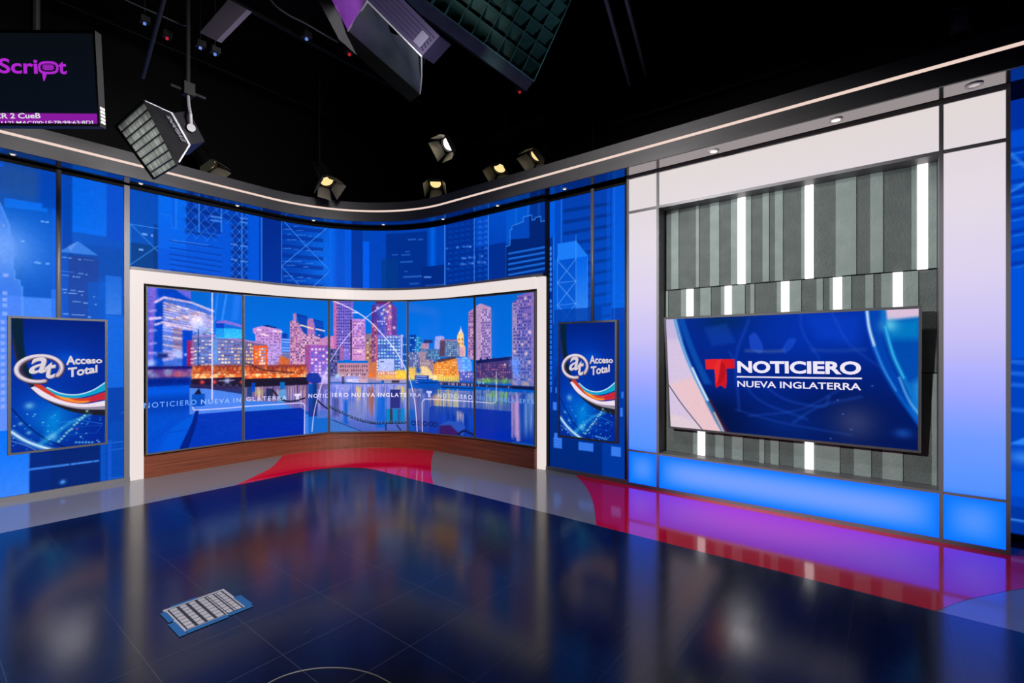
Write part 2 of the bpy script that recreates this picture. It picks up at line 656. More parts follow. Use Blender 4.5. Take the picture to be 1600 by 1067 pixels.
# ================================================================== THE SETTING
def floor_materials():
    def vinyl(name, col, rough, var, spec, tiles=False, seam=(60, 60, 64)):
        m = principled(name, col, rough, 0, spec)
        nt = m.node_tree
        b = nt.nodes['Principled BSDF']
        L = nt.links.new
        geo = nt.nodes.new('ShaderNodeNewGeometry')
        nz = nt.nodes.new('ShaderNodeTexNoise')
        nz.inputs['Scale'].default_value = 2.2
        nz.inputs['Detail'].default_value = 6
        L(geo.outputs['Position'], nz.inputs['Vector'])
        # fine directional brushing
        mp = nt.nodes.new('ShaderNodeMapping')
        mp.inputs['Scale'].default_value = (2.0, 60.0, 1.0)
        mp.inputs['Rotation'].default_value = (0, 0, 0.35)
        L(geo.outputs['Position'], mp.inputs['Vector'])
        n2 = nt.nodes.new('ShaderNodeTexNoise')
        n2.inputs['Scale'].default_value = 1.0
        n2.inputs['Detail'].default_value = 3
        L(mp.outputs['Vector'], n2.inputs['Vector'])
        ad = nt.nodes.new('ShaderNodeMath')
        ad.operation = 'ADD'
        L(nz.outputs['Fac'], ad.inputs[0])
        L(n2.outputs['Fac'], ad.inputs[1])
        mr = nt.nodes.new('ShaderNodeMapRange')
        mr.inputs['From Min'].default_value = 0.6
        mr.inputs['From Max'].default_value = 1.4
        mr.inputs['To Min'].default_value = rough - var
        mr.inputs['To Max'].default_value = rough + var
        L(ad.outputs[0], mr.inputs['Value'])
        L(mr.outputs['Result'], b.inputs['Roughness'])
        bp = nt.nodes.new('ShaderNodeBump')
        bp.inputs['Strength'].default_value = 0.03 if tiles else 0.015
        bp.inputs['Distance'].default_value = 0.004
        L(n2.outputs['Fac'], bp.inputs['Height'])
        L(bp.outputs['Normal'], b.inputs['Normal'])
        if tiles:
            br = nt.nodes.new('ShaderNodeTexBrick')
            br.offset = 0.0
            br.inputs['Scale'].default_value = 1.0
            br.inputs['Brick Width'].default_value = 0.393
            br.inputs['Row Height'].default_value = 0.393
            br.inputs['Mortar Size'].default_value = 0.0015
            br.inputs['Mortar Smooth'].default_value = 0.2
            br.inputs['Color1'].default_value = lin4(col)
            br.inputs['Color2'].default_value = lin4(tuple(c + 3 for c in col))
            br.inputs['Mortar'].default_value = lin4(seam)
            m2 = nt.nodes.new('ShaderNodeMapping')
            m2.inputs['Location'].default_value = (-1.035, -1.725, 0)
            L(geo.outputs['Position'], m2.inputs['Vector'])
            L(m2.outputs['Vector'], br.inputs['Vector'])
            # short pale scratches
            m3 = nt.nodes.new('ShaderNodeMapping')
            m3.inputs['Scale'].default_value = (3.0, 26.0, 1.0)
            m3.inputs['Rotation'].default_value = (0, 0, 0.9)
            L(geo.outputs['Position'], m3.inputs['Vector'])
            n3 = nt.nodes.new('ShaderNodeTexNoise')
            n3.inputs['Scale'].default_value = 1.6
            n3.inputs['Detail'].default_value = 2
            L(m3.outputs['Vector'], n3.inputs['Vector'])
            r3 = nt.nodes.new('ShaderNodeValToRGB')
            r3.color_ramp.elements[0].position = 0.76
            r3.color_ramp.elements[1].position = 0.80
            L(n3.outputs['Fac'], r3.inputs['Fac'])
            mx = nt.nodes.new('ShaderNodeMix')
            mx.data_type = 'RGBA'
            mx.inputs['B'].default_value = lin4((44, 44, 48))
            L(r3.outputs['Color'], mx.inputs['Factor'])
            L(br.outputs['Color'], mx.inputs['A'])
            L(mx.outputs['Result'], b.inputs['Base Color'])
        return m
    M['vinyl_dark'] = vinyl('dark vinyl tile', (5, 5, 6), 0.165, 0.03, 0.44, tiles=True, seam=(46, 46, 50))
    M['vinyl_red'] = vinyl('red vinyl', (240, 2, 58), 0.08, 0.02, 0.6)
    M['vinyl_grey'] = vinyl('grey vinyl', (138, 138, 137), 0.13, 0.02, 0.7)


floor_materials()


def flat(name, poly, z, mat, parent):
    mb = MB()
    n = len(poly)
    mb.add([(p[0], p[1], z) for p in poly], [tuple(range(n))])
    return mb.build(name, mat, parent)


floor = structure('floor', MB().box((-5.0, -5.0, -0.1), (6.6, 7.6, 0.0)), M['vinyl_grey'])
arc = [(2.72 + 0.6 * math.sin(a), 4.59 + 0.6 * math.cos(a)) for a in np.linspace(0, PI / 2, 16)]
o = flat('dark_tile_field', [(-4.99, 5.19)] + arc + [(3.32, -4.99), (-4.99, -4.99)], 0.0020, M['vinyl_dark'], floor)
o['label'] = 'black glossy tiled middle of the floor'
left_edge = spline([(2.05, 5.19), (2.36, 5.43), (2.66, 5.70), (3.02, 6.20)], 6)
right_edge = spline([(4.47, 4.90), (4.03, 4.46), (3.60, 3.99), (3.32, 3.65)], 6)
back = [(2.87 + 1.6 * math.sin(a), 4.63 + 1.6 * math.cos(a)) for a in np.linspace(0.12, 1.39, 14)]
o = flat('red_inlay', left_edge + back + right_edge + [(3.32, 4.59)] + arc[::-1], 0.0010, M['vinyl_red'], floor)
o['label'] = 'red patch in front of the curved video wall'
e1 = spline([(4.60, 2.76), (4.22, 2.395), (3.81, 2.086), (3.31, 1.783)], 6)
e2 = spline([(3.30, -0.18), (3.53, -0.30), (3.75, -0.45), (3.95, -0.60), (4.4, -1.0), (4.95, -1.6)], 6)
o = flat('red_inlay', e1 + e2 + [(4.95, 2.0), (4.60, 2.4)], 0.0010, M['vinyl_red'], floor)
o['label'] = 'red patch along the light panel wall'

structure('ceiling', MB().box((-5.0, -5.0, 5.2), (6.6, 7.6, 5.3)), M['black'])
structure('wall_back', MB().box((-5.0, 7.4, 0.0), (6.6, 7.6, 5.2)), M['black'])
structure('wall_right', MB().box((6.4, -5.0, 0.0), (6.6, 7.4, 5.2)), M['black'])
structure('wall_left', MB().box((-5.0, -5.0, 0.0), (-4.8, 7.4, 5.2)), M['black'])
structure('wall_front', MB().box((-4.8, -5.0, 0.0), (6.4, -4.8, 5.2)), M['black'])

# plan curves of the set
WALL = Curve((2.87, 4.63), 1.62, 1.44, 3.075)       # graphic wall above the video wall
FRAME = Curve((2.87, 4.63), 1.60, 1.44, 3.10)       # white frame and plinth
CANOPY = Curve((2.72, 4.46), 1.50, -0.60, -1.60)    # fascia front

structure('baseboard_left', MB().box((-0.6, 6.235, 0.0), (1.44, 6.265, 0.042)), M['trim'])
structure('baseboard_right', MB().box((4.545, 2.10, 0.0), (4.57, 3.10, 0.042)), M['trim'])

# ================================================================== BACKLIT SKYLINE GRAPHICS ON THE SET WALLS
LB = (60, 145, 250)          # line blue


def x_brace(c, x0, y0, x1, y1, w=0.008, col=LB, a=0.8):
    c.line([(x0, y0), (x1, y1)], w, col, a)
    c.line([(x0, y1), (x1, y0)], w, col, a)


# ---- left wall graphic
t = thing('skyline_wall_panel', 'blue backlit skyline panel on the left wall behind the portrait screen', 'wall panel', (0.45, 6.265, 0))
pl = Plane((0, 6.265, 0), (1, 0, 0))
c = Picture(pl, -0.55, 1.392, 0.042, 3.068, 0.008, (2, 82, 196))
c.box(-300, 100, 60, 330, (18, 70, 158), 0.9)
c.box(0, 258, 66, 312, (30, 76, 150), 0.7, 0.05)
c.box(60, 262, 92, 330, (0, 62, 175), 0.8, 0.05)
c.box(-20, 251, 6, 260, (0, 84, 226))
c.poly([(7, 309), (66, 318), (66, 325), (74, 326), (74, 331), (7, 323)], (6, 108, 240), 0.9)
c.box(82, 326, 97, 560, (0, 86, 228), 0.9)
c.box(-300, 442, 97, 720, (72, 138, 252), 0.95, 0.01, (96, 150, 255))
c.box(80, 452, 97, 560, (40, 118, 248), 0.8)
c.box(22, 400, 36, 440, (0, 78, 170), 0.6)
tower = [(-40, 260), (0, 318), (15, 353), (16, 370), (20, 371), (20, 421), (23, 423), (23, 436), (31, 438), (31, 446), (35, 448), (35, 700), (-60, 700)]
c.poly(tower, (60, 124, 246), 0.75, 0.0, (104, 146, 255))
c.line(tower[:11] + [(35, 560)], 0.0086, (110, 175, 255), 0.7)
c.dot(-2, 385, 0.22, (178, 196, 255), 0.9)  # painted glare, standing in for the softbox reflected in the panel
c.dot(20, 385, 0.42, (40, 130, 250), 0.45)  # wider blue falloff of the painted glare
for y in (458, 468, 477, 490):
    c.box(4, y - 3, 11, y + 3, (140, 178, 255), 0.9)
for y in range(500, 640, 11):
    c.box(1, y, 8, y + 6, (150, 176, 255), 0.8)
c.box(4, 350, 7, 354, (120, 170, 255))
c.box(5, 427, 13, 433, (140, 170, 255))
for x, y in ((66, 346), (73, 347), (35, 377), (56, 410), (61, 411), (74, 412)):
    c.box(x - 2, y - 1.5, x + 3, y + 1.5, (120, 180, 255))
# inner bay of the left wall
c.box(97, 262, 113, 420, (0, 66, 176), 0.85)
c.box(113, 268, 167, 370, (0, 96, 226), 1, 0, (0, 108, 240))
c.box(167, 280, 200, 378, (0, 78, 206), 0.95)
c.box(97, 377, 200, 440, (0, 72, 170), 0.55, 0.05)
c.poly([(96, 391), (122, 377), (153, 399), (96, 394)], (62, 132, 236), 0.9)
c.poly([(106, 385), (122, 377), (110, 393)], (110, 160, 246), 0.6)
c.box(97, 396, 154, 500, (24, 66, 158), 0.95, 0, (26, 74, 176))
c.box(97, 396, 107, 500, (0, 92, 220), 0.6)
c.box(137, 440, 168, 500, (0, 92, 210), 0.6)
for y, spans in ((402, ((97, 104), (107, 112), (122, 127), (131, 147))), (424, ((97, 115), (122, 130), (134, 136))), (430, ((97, 108), (114, 117), (119, 125))),
                 (452, ((97, 105), (110, 118), (122, 131))), (457, ((99, 104), (107, 120), (127, 129), (146, 148))), (469, ((113, 126), (130, 137), (148, 151))), (490, ((99, 107), (112, 133), (137, 142)))):
    for xa, xb in spans:
        k = y + (xa - 97) * 0.13
        c.box(xa, k - 0.9, xb, k + 1.1, (140, 185, 255), 0.85)
c.box(165, 430, 190, 492, (26, 108, 226), 0.9, 0, (60, 130, 235))
c.box(165, 492, 200, 606, (14, 104, 228), 0.9)
c.box(165, 606, 200, 760, (0, 66, 176), 0.95)
c.box(170, 660, 200, 760, (0, 78, 190), 0.6)
for y in (644, 691, 702, 746):
    c.line([(171 if y > 650 else 190, y + 1.5), (194, y - 1.5)], 0.0058, (70, 150, 250), 0.8)
c.line([(171, 690), (171, 752)], 0.0300, (20, 90, 215), 0.8)
# below the portrait screen
c.box(-300, 700, 46, 800, (0, 112, 250), 1, 0, (74, 140, 255))
c.box(46, 690, 157, 800, (0, 40, 132), 1, 0, (0, 38, 118))
c.box(79, 690, 154, 800, (0, 34, 108), 0.6)
for xa, xb in ((46, 107), (112, 118), (122, 143), (147, 153)):
    c.line([(xa, 733.5 - (xa - 46) * 0.127), (xb, 733.5 - (xb - 46) * 0.127)], 0.0180, (66, 140, 250), 0.9)
c.dot(98, 753, 0.02, (80, 160, 255))
c.noise(0.012, 3)
c.build('print', M['print'], t)
MB().box((-0.58, 6.266, 0.0), (1.392, 6.30, 3.10)).build('backing_board', M['black_metal'], t)
MB().box((-0.58, 6.248, 3.068), (1.44, 6.266, 3.095)).build('top_trim', M['black'], t)
MB().box((1.392, 6.240, 0.0), (1.438, 6.30, 3.09)).build('side_trim', M['trim'], t)

# ---- curved graphic above the video wall
t = thing('skyline_wall_panel', 'long curved blue skyline panel above the white framed video wall', 'wall panel', (3.6, 5.8, 2.25))
L_ = WALL.L
c = Picture(WALL, 0.0, L_, 2.25, 3.062, 0.0075, (2, 64, 178))
c.box(200, 290, 247, 430, (0, 76, 190), 1, 0, (0, 84, 186))
c.box(200, 378, 247, 430, (0, 62, 136), 0.85)
c.box(240, 350, 247, 430, (0, 50, 130), 0.6)
c.line([(203, 350), (247, 357)], 0.0086, LB, 0.8)
c.line([(204, 350), (204, 415)], 0.0086, LB, 0.6)
c.line([(205, 351), (247, 393)], 0.0086, LB, 0.8)
c.line([(203, 414), (247, 384)], 0.0086, LB, 0.8)
for xa, ya, xb, yb in ((222, 364, 230, 368), (236, 366, 239, 370), (217, 388, 224, 392)):
    c.box(xa, ya, xb, yb, (130, 180, 255), 0.9)
c.box(247, 295, 291, 440, (0, 106, 240), 1, 0, (0, 92, 228))
c.box(247, 387, 291, 440, (0, 88, 224), 0.9)
c.box(268, 300, 276, 355, (0, 92, 226), 0.7)
c.box(291, 300, 409, 445, (0, 84, 218))
c.line([(275, 305), (275, 355)], 0.0200, LB, 0.4)
c.line([(250, 334), (268, 337), (268, 356), (345, 368)], 0.0065, LB, 0.5)
c.box(291, 300, 345, 366, (0, 52, 162), 0.85)
c.box(345, 312, 386, 352, (0, 60, 176), 0.8)
c.box(362, 340, 386, 442, (0, 56, 168), 0.85)
for k in range(6):
    for j in range(4):
        x0, y0 = 290 + k * 16, 303 + k * 3 + j * 17
        if x0 < 336 or j < 2:
            c.dot(x0 + 8, y0 + 8, 0.05, (0, 34, 120), 0.8, 0.45)
            x_brace(c, x0, y0, x0 + 16, y0 + 17, 0.008, LB, 0.5)
for j in range(7):
    y0 = 349 + j * 13
    for x0 in (362, 374):
        c.dot(x0 + 6, y0 + 6, 0.045, (0, 34, 118), 0.85, 0.6)
        x_brace(c, x0, y0, x0 + 12, y0 + 13, 0.008, LB, 0.6)
for x in (311, 346, 378):
    c.line([(x, 300), (x, 440 if x == 378 else 362)], 0.0160, (50, 136, 250), 0.75)
for y in (338, 344, 381, 405):
    c.line([(330 if y < 360 else 362, y), (345 if y < 360 else 370, y + 2)], 0.0220, (80, 150, 250), 0.7)
    c.line([(376, y + 3), (386, y + 4)], 0.0200, (80, 150, 250), 0.7)
for y in (376, 387, 397, 405, 413, 421):
    c.line([(266, y), (346, y + 12)], 0.0160, (0, 62, 176), 0.8)
    c.line([(266, y + 3), (346, y + 15)], 0.0050, LB, 0.35)
c.line([(268, 375), (280, 377)], 0.0086, (110, 170, 255), 0.6)
c.line([(283, 377), (325, 383)], 0.0086, (110, 170, 255), 0.5)
for y in range(338, 440, 6):
    c.line([(406, y), (406, y + 4)], 0.0180, (0, 50, 150), 0.8)
c.line([(409, 330), (409, 442)], 0.0086, (70, 150, 255), 0.7)
c.box(410, 330, 440, 450, (0, 40, 138), 1, 0, (0, 50, 156))
# braced tower
c.box(440, 335, 516, 455, (0, 62, 176))
c.dot(516, 410, 0.34, (0, 112, 244), 0.85, 1.8)
for j in range(7):
    y = 352 + j * 14.5
    c.poly([(441, y), (505, y + 6), (505, y + 12), (441, y + 6)], (0, 46, 150), 0.7)
for y, spans in ((352, ((459, 468), (493, 495))), (358, ((442, 456), (463, 474))), (365, ((449, 455), (464, 478), (482, 487))), (374, ((448, 464), (469, 477))),
                 (388, ((442, 456), (458, 466), (478, 484), (490, 504))), (408, ((442, 471), (478, 489))), (414, ((446, 463), (474, 482))), (431, ((443, 458), (464, 474), (479, 489))), (437, ((449, 456), (463, 478)))):
    for xa, xb in spans:
        k = y + (xa - 441) * 0.09
        for xx in np.arange(xa, xb, 1.7):
            c.box(xx, k - 0.7, min(xx + random.choice((0.9, 1.3, 1.7)), xb), k + 0.7, (84, 154, 252), random.uniform(0.4, 0.9))
c.line([(444, 346), (516, 423), (490, 447)], 0.0094, LB, 0.9)
c.line([(511, 356), (440, 416), (467, 445)], 0.0094, LB, 0.9)
c.line([(440, 335), (440, 450)], 0.0072, LB, 0.9)
c.line([(516, 340), (516, 452)], 0.0072, LB, 0.9)
c.box(517, 345, 541, 455, (0, 78, 206), 0.9, 0.1)
c.line([(519, 345), (519, 455)], 0.0900, (0, 104, 242), 0.6, 0.06)
c.box(539, 345, 549, 455, (0, 88, 226))
c.box(549, 345, 567, 455, (0, 54, 160))
c.box(567, 377, 577, 455, (0, 92, 236))
c.box(577, 345, 603, 455, (0, 68, 188))
c.box(603, 365, 668, 455, (0, 48, 144))
c.box(596, 405, 622, 455, (0, 58, 138), 0.7)
for y, spans in ((374, ((637, 650), (653, 661))), (393, ((633, 640),)), (398, ((612, 622), (627, 641))), (409, ((625, 645),)), (424, ((632, 637),)), (432, ((630, 660),)), (443, ((640, 655),))):
    for xa, xb in spans:
        c.box(xa, y - 0.6, xb, y + 0.8, (60, 125, 225), 0.55)
c.box(667, 345, 697, 455, (0, 66, 182), 0.9)
c.line([(676, 360), (676, 419)], 0.0500, (0, 112, 248), 0.95, 0.09)
c.box(659, 417, 695, 460, (0, 42, 134))
c.line([(663, 433), (673, 433)], 0.0220, (90, 150, 245), 0.8)
c.line([(665, 446), (695, 444)], 0.0072, (70, 140, 240), 0.8)
# diamond patterned tower
c.box(697, 335, 742, 455, (0, 48, 150))
c.box(742, 330, 763, 387, (0, 74, 198))
c.box(742, 387, 763, 455, (0, 50, 154))
for i in range(7):
    for j in range(12):
        x = 699 + i * 9.3
        y = 350 - i * 1.5 + j * 8.5
        up = (0, 62, 172) if x < 740 else ((30, 96, 214) if y < 385 else (6, 74, 186))
        dn = (0, 36, 128) if x < 740 else ((0, 62, 182) if y < 385 else (0, 40, 136))
        c.poly([(x, y + 6), (x + 4.6, y), (x + 9.2, y + 6)], up, 0.8)
        c.poly([(x, y + 6.5), (x + 9.2, y + 6.5), (x + 4.6, y + 8.5)], dn, 0.8)
for y, spans in ((385, ((697, 700), (713, 718), (723, 737))), (403, ((721, 729), (732, 743), (749, 756))), (412, ((719, 729), (732, 741), (746, 760))), (409, ((700, 703),)), (417, ((698, 701),))):
    for xa, xb in spans:
        k = y - (xa - 700) * 0.11 + 3
        for xx in np.arange(xa, xb, 2.4):
            c.box(xx, k - 1.5, min(xx + random.choice((1.2, 1.8, 2.4)), xb), k + 1.3, (80, 146, 250), random.uniform(0.5, 0.9))
for x, w in ((695, 0.018), (741, 0.012), (763, 0.014)):
    c.line([(x, 330), (x, 455)], w, (70, 150, 255), 0.8)
# stepped skyline tower
c.box(764, 325, 791, 383, (0, 78, 200), 1, 0, (0, 66, 184))
c.box(764, 383, 791, 455, (0, 46, 146))
c.box(791, 315, 828, 375, (0, 84, 206))
c.box(828, 310, 856, 455, (0, 52, 150))
sk = [(790.5, 385), (797, 383), (797, 359), (800, 358), (800, 353), (806, 351), (818, 346), (818, 339), (826, 337), (831, 336), (831, 344), (836, 343), (836, 340), (845, 338), (845, 346), (856, 344)]
c.poly(sk + [(856, 460), (790.5, 460)], (0, 36, 116))
c.poly([(797, 374), (797, 359), (806, 351), (818, 346), (818, 339), (827, 337), (827, 372)], (2, 70, 186))
c.line(sk, 0.010, LB, 0.85)
for x, y0, y1 in ((806, 322, 351), (825, 316, 337), (842, 314, 340)):
    c.line([(x - 1.2, y0), (x - 1.2, y1)], 0.0050, LB, 0.8)
    c.line([(x + 1.2, y0), (x + 1.2, y1)], 0.0050, LB, 0.8)
c.line([(790.5, 385), (790.5, 455)], 0.0058, LB, 0.6)
for j in range(5):
    y = 395 + j * 8.3
    c.poly([(794, y), (856, y - 11.5), (856, y - 8), (794, y + 3)], (24, 108, 222), 0.9)
c.noise(0.012, 3)
c.build('print', M['print'], t)
path, nrm = WALL.plan(0.0)
MB().sweep(path, nrm, -0.06, -0.002, 2.22, 3.10).build('backing_board', M['black_metal'], t)
MB().sweep(path, nrm, -0.002, 0.022, 3.062, 3.095).build('top_trim', M['black'], t)

# ---- right wall graphic
t = thing('skyline_wall_panel', 'narrow blue skyline panel with a braced tower on the right wall', 'wall panel', (4.57, 2.6, 0))
pr = Plane((4.57, 0, 0), (0, -1, 0))
c = Picture(pr, -3.061, -2.137, 0.042, 3.072, 0.0075, (0, 66, 182))
c.box(857, 300, 867, 420, (0, 92, 224))
c.box(867, 300, 880, 500, (0, 76, 200), 0.8)
c.box(955, 285, 982, 480, (0, 84, 214), 1, 0, (0, 98, 228))
c.box(880, 290, 956, 525, (0, 60, 172), 1, 0, (0, 84, 208))
for j in range(12):
    y = 318 + j * 17.5
    c.poly([(880, y + 9), (955, y - 3), (955, y + 2), (880, y + 15)], (0, 46, 136), 0.85 - j * 0.055)
c.line([(951, 290), (951, 470)], 0.0450, (0, 92, 222), 0.5)
c.line([(960, 288), (960, 500)], 0.0072, (50, 130, 240), 0.7)
c.line([(877, 300), (877, 380)], 0.0086, LB, 0.7)
c.box(857, 372, 864, 560, (0, 50, 146), 0.9)
c.line([(865, 372), (865, 505)], 0.0072, LB, 0.7)
c.box(866, 406, 871, 600, (0, 96, 228), 0.8)
c.box(871, 404, 900, 500, (0, 82, 206), 1, 0, (10, 96, 220))
c.box(900, 402, 918, 500, (0, 98, 232), 1, 0, (60, 138, 248))
c.poly([(871, 381), (900, 376), (919, 400), (900, 403), (871, 407)], (26, 124, 248))
c.line([(900, 367), (900, 377)], 0.0072, LB, 0.9)
for x in (871, 900, 918):
    c.line([(x, 376 if x == 900 else 402), (x, 505)], 0.0065, (96, 170, 255), 0.8)
for ya, yb in ((407, 442), (442, 477), (477, 512)):
    c.line([(871, ya), (900, yb - 2)], 0.0072, (110, 180, 255), 0.85)
    c.line([(871, yb), (900, ya - 3)], 0.0072, (110, 180, 255), 0.85)
    c.line([(871, yb), (900, yb - 3)], 0.0065, (110, 180, 255), 0.7)
c.box(866, 484, 940, 560, (0, 62, 170), 0.8)
c.box(860, 560, 980, 700, (0, 62, 176), 0.95, 0.1, (0, 50, 148))
c.poly([(860, 620), (872, 566), (872, 660), (860, 690)], (0, 44, 140), 0.8)
c.box(857, 640, 985, 770, (0, 46, 134), 1, 0, (0, 38, 120))
c.box(941, 640, 985, 770, (0, 58, 164), 0.9)
for y in list(range(386, 458, 8)) + list(range(468, 600, 8)):
    c.box(858, y, 862, y + 5, (70, 146, 250), 0.85)
    if y > 470:
        c.box(859.3, y + 1.5, 860.8, y + 3.6, (0, 60, 170), 0.9)
for xa, ya, xb, yb in ((864, 628, 870, 641), (866, 676, 871, 686), (865, 683, 878, 701), (904, 690, 927, 706), (955, 697, 970, 714), (971, 612, 974, 622), (969, 637, 973, 651), (860, 604, 862, 613), (868, 605, 870, 614)):
    c.box(xa, ya, xb, yb, (60, 130, 246), 0.9)
for y in (687, 691, 695, 699):
    c.line([(865, y), (878, y + 1.5)], 0.0058, (20, 84, 200), 0.8)
    c.line([(904, y + 4), (927, y + 6)], 0.0058, (30, 104, 230), 0.6)
c.noise(0.012, 3)
c.build('print', M['print'], t)
MB().box((4.572, 2.12, 0.0), (4.62, 3.061, 3.10)).build('backing_board', M['black_metal'], t)
MB().box((4.556, 2.13, 3.072), (4.572, 3.10, 3.095)).build('top_trim', M['black'], t)
MB().box((4.553, 3.062, 0.0), (4.62, 3.098, 3.09)).build('side_trim', M['black_metal'], t)

# ---- far right graphic, beyond the light panel wall
t = thing('skyline_wall_panel', 'strip of blue skyline panel at the right picture edge past the lightboxes', 'wall panel', (4.93, -1.4, 0))
pf = Plane((4.93, 0, 0), (0, -1, 0))
c = Picture(pf, 0.45, 2.4, 0.05, 3.40, 0.012, (0, 68, 196))
c.box(1578, 130, 1640, 205, (0, 46, 158))
c.box(1578, 205, 1700, 420, (0, 74, 206))
for y in (232, 250, 282, 300, 318, 336, 360, 384, 410):
    c.poly([(1578, y), (1700, y - 24), (1700, y - 16), (1578, y + 6)], (0, 52, 172), 0.8)
    c.line([(1583, y + 9), (1600, y + 5)], 0.0101, (50, 140, 250), 0.7)
c.line([(1578, 300), (1700, 230)], 0.0200, LB, 0.6)
c.line([(1578, 240), (1700, 340)], 0.0200, LB, 0.6)
c.box(1578, 420, 1700, 560, (0, 84, 222), 0.9)
c.box(1578, 560, 1700, 700, (0, 66, 190), 0.9)
for y in (565, 583, 601, 640):
    c.line([(1583, y), (1700, y + 10)], 0.0300, (40, 120, 245), 0.6)
c.poly([(1580, 692), (1600, 684), (1640, 690), (1640, 698), (1580, 694)], (40, 130, 250))
c.dot(1600, 715, 0.08, (60, 140, 250), 0.8, 0.6)
c.box(1578, 735, 1700, 790, (0, 84, 220), 0.9)
c.box(1578, 790, 1700, 860, (0, 52, 160), 0.95)
c.line([(1578, 811), (1700, 830)], 0.0160, (60, 140, 250), 0.8)
c.build('print', M['print'], t)
MB().box((4.932, -2.4, 0.0), (4.98, -0.45, 3.46)).build('backing_board', M['black_metal'], t)
MB().box((4.90, -2.4, 0.0), (4.932, -0.45, 0.05)).build('base_trim', M['trim'], t)

# ================================================================== VIDEO WALL
V = [(1.575, 6.235), (2.552, 6.228), (3.560, 6.000), (4.290, 5.235), (4.480, 4.150), (4.500, 3.215)]
ZB, ZT = 0.246, 2.055
DISP = []
for k in range(5):
    a, b = Vector((V[k][0], V[k][1], 0)), Vector((V[k + 1][0], V[k + 1][1], 0))
    u = (b - a).normalized()
    DISP.append((Plane((a.x, a.y, 0), (u.x, u.y, 0)), (b - a).length))


def which(x):
    return 0 if x < 381 else 1 if x < 514 else 2 if x < 637.5 else 3 if x < 742.7 else 4


SKY_T, SKY_B = (0, 100, 206), (0, 122, 230)
WHITE = (232, 222, 250)
WARM = [(250, 220, 190), (255, 236, 214), (246, 206, 200)]
COOL = [(210, 205, 245), (190, 195, 245), (235, 215, 235)]
DARKW = [(60, 44, 110), (46, 40, 120), (70, 50, 130)]


def base_sky(c, x0, x1):
    c.box(x0 - 40, 430, x1 + 40, 585, SKY_T, 1, 0, SKY_B)


def water(c, x0, x1, y0, y1, top, bot):
    c.box(x0 - 30, y0, x1 + 30, y1, top, 1, 0, bot)


def bridge(c, x0, x1):
    c.box(x0, 571, x1, 592, (150, 62, 60), 1, 0.02, (232, 92, 34))
    for _ in range(int((x1 - x0) * 1.6)):
        c.dot(random.uniform(x0, x1), random.uniform(574, 591), random.uniform(0.008, 0.026), random.choice([(255, 150, 60), (255, 120, 50), (255, 170, 80), (150, 44, 30), (190, 60, 30)]), 0.7)
    for _ in range(int((x1 - x0) * 0.35)):
        c.dot(random.uniform(x0, x1), random.uniform(582, 590), random.uniform(0.010, 0.018), (255, 226, 160), 0.95)
    for x in np.arange(x0, x1, 7):
        c.line([(x, 570), (x + 5, 582)], 0.007, (96, 30, 40), 0.55)
        c.line([(x + 5, 570), (x, 582)], 0.007, (96, 30, 40), 0.55)
    c.line([(x0, 583), (x1, 583.5)], 0.010, (120, 34, 34), 0.6)
    c.box(x0, 592, x1, 606, (32, 22, 50))


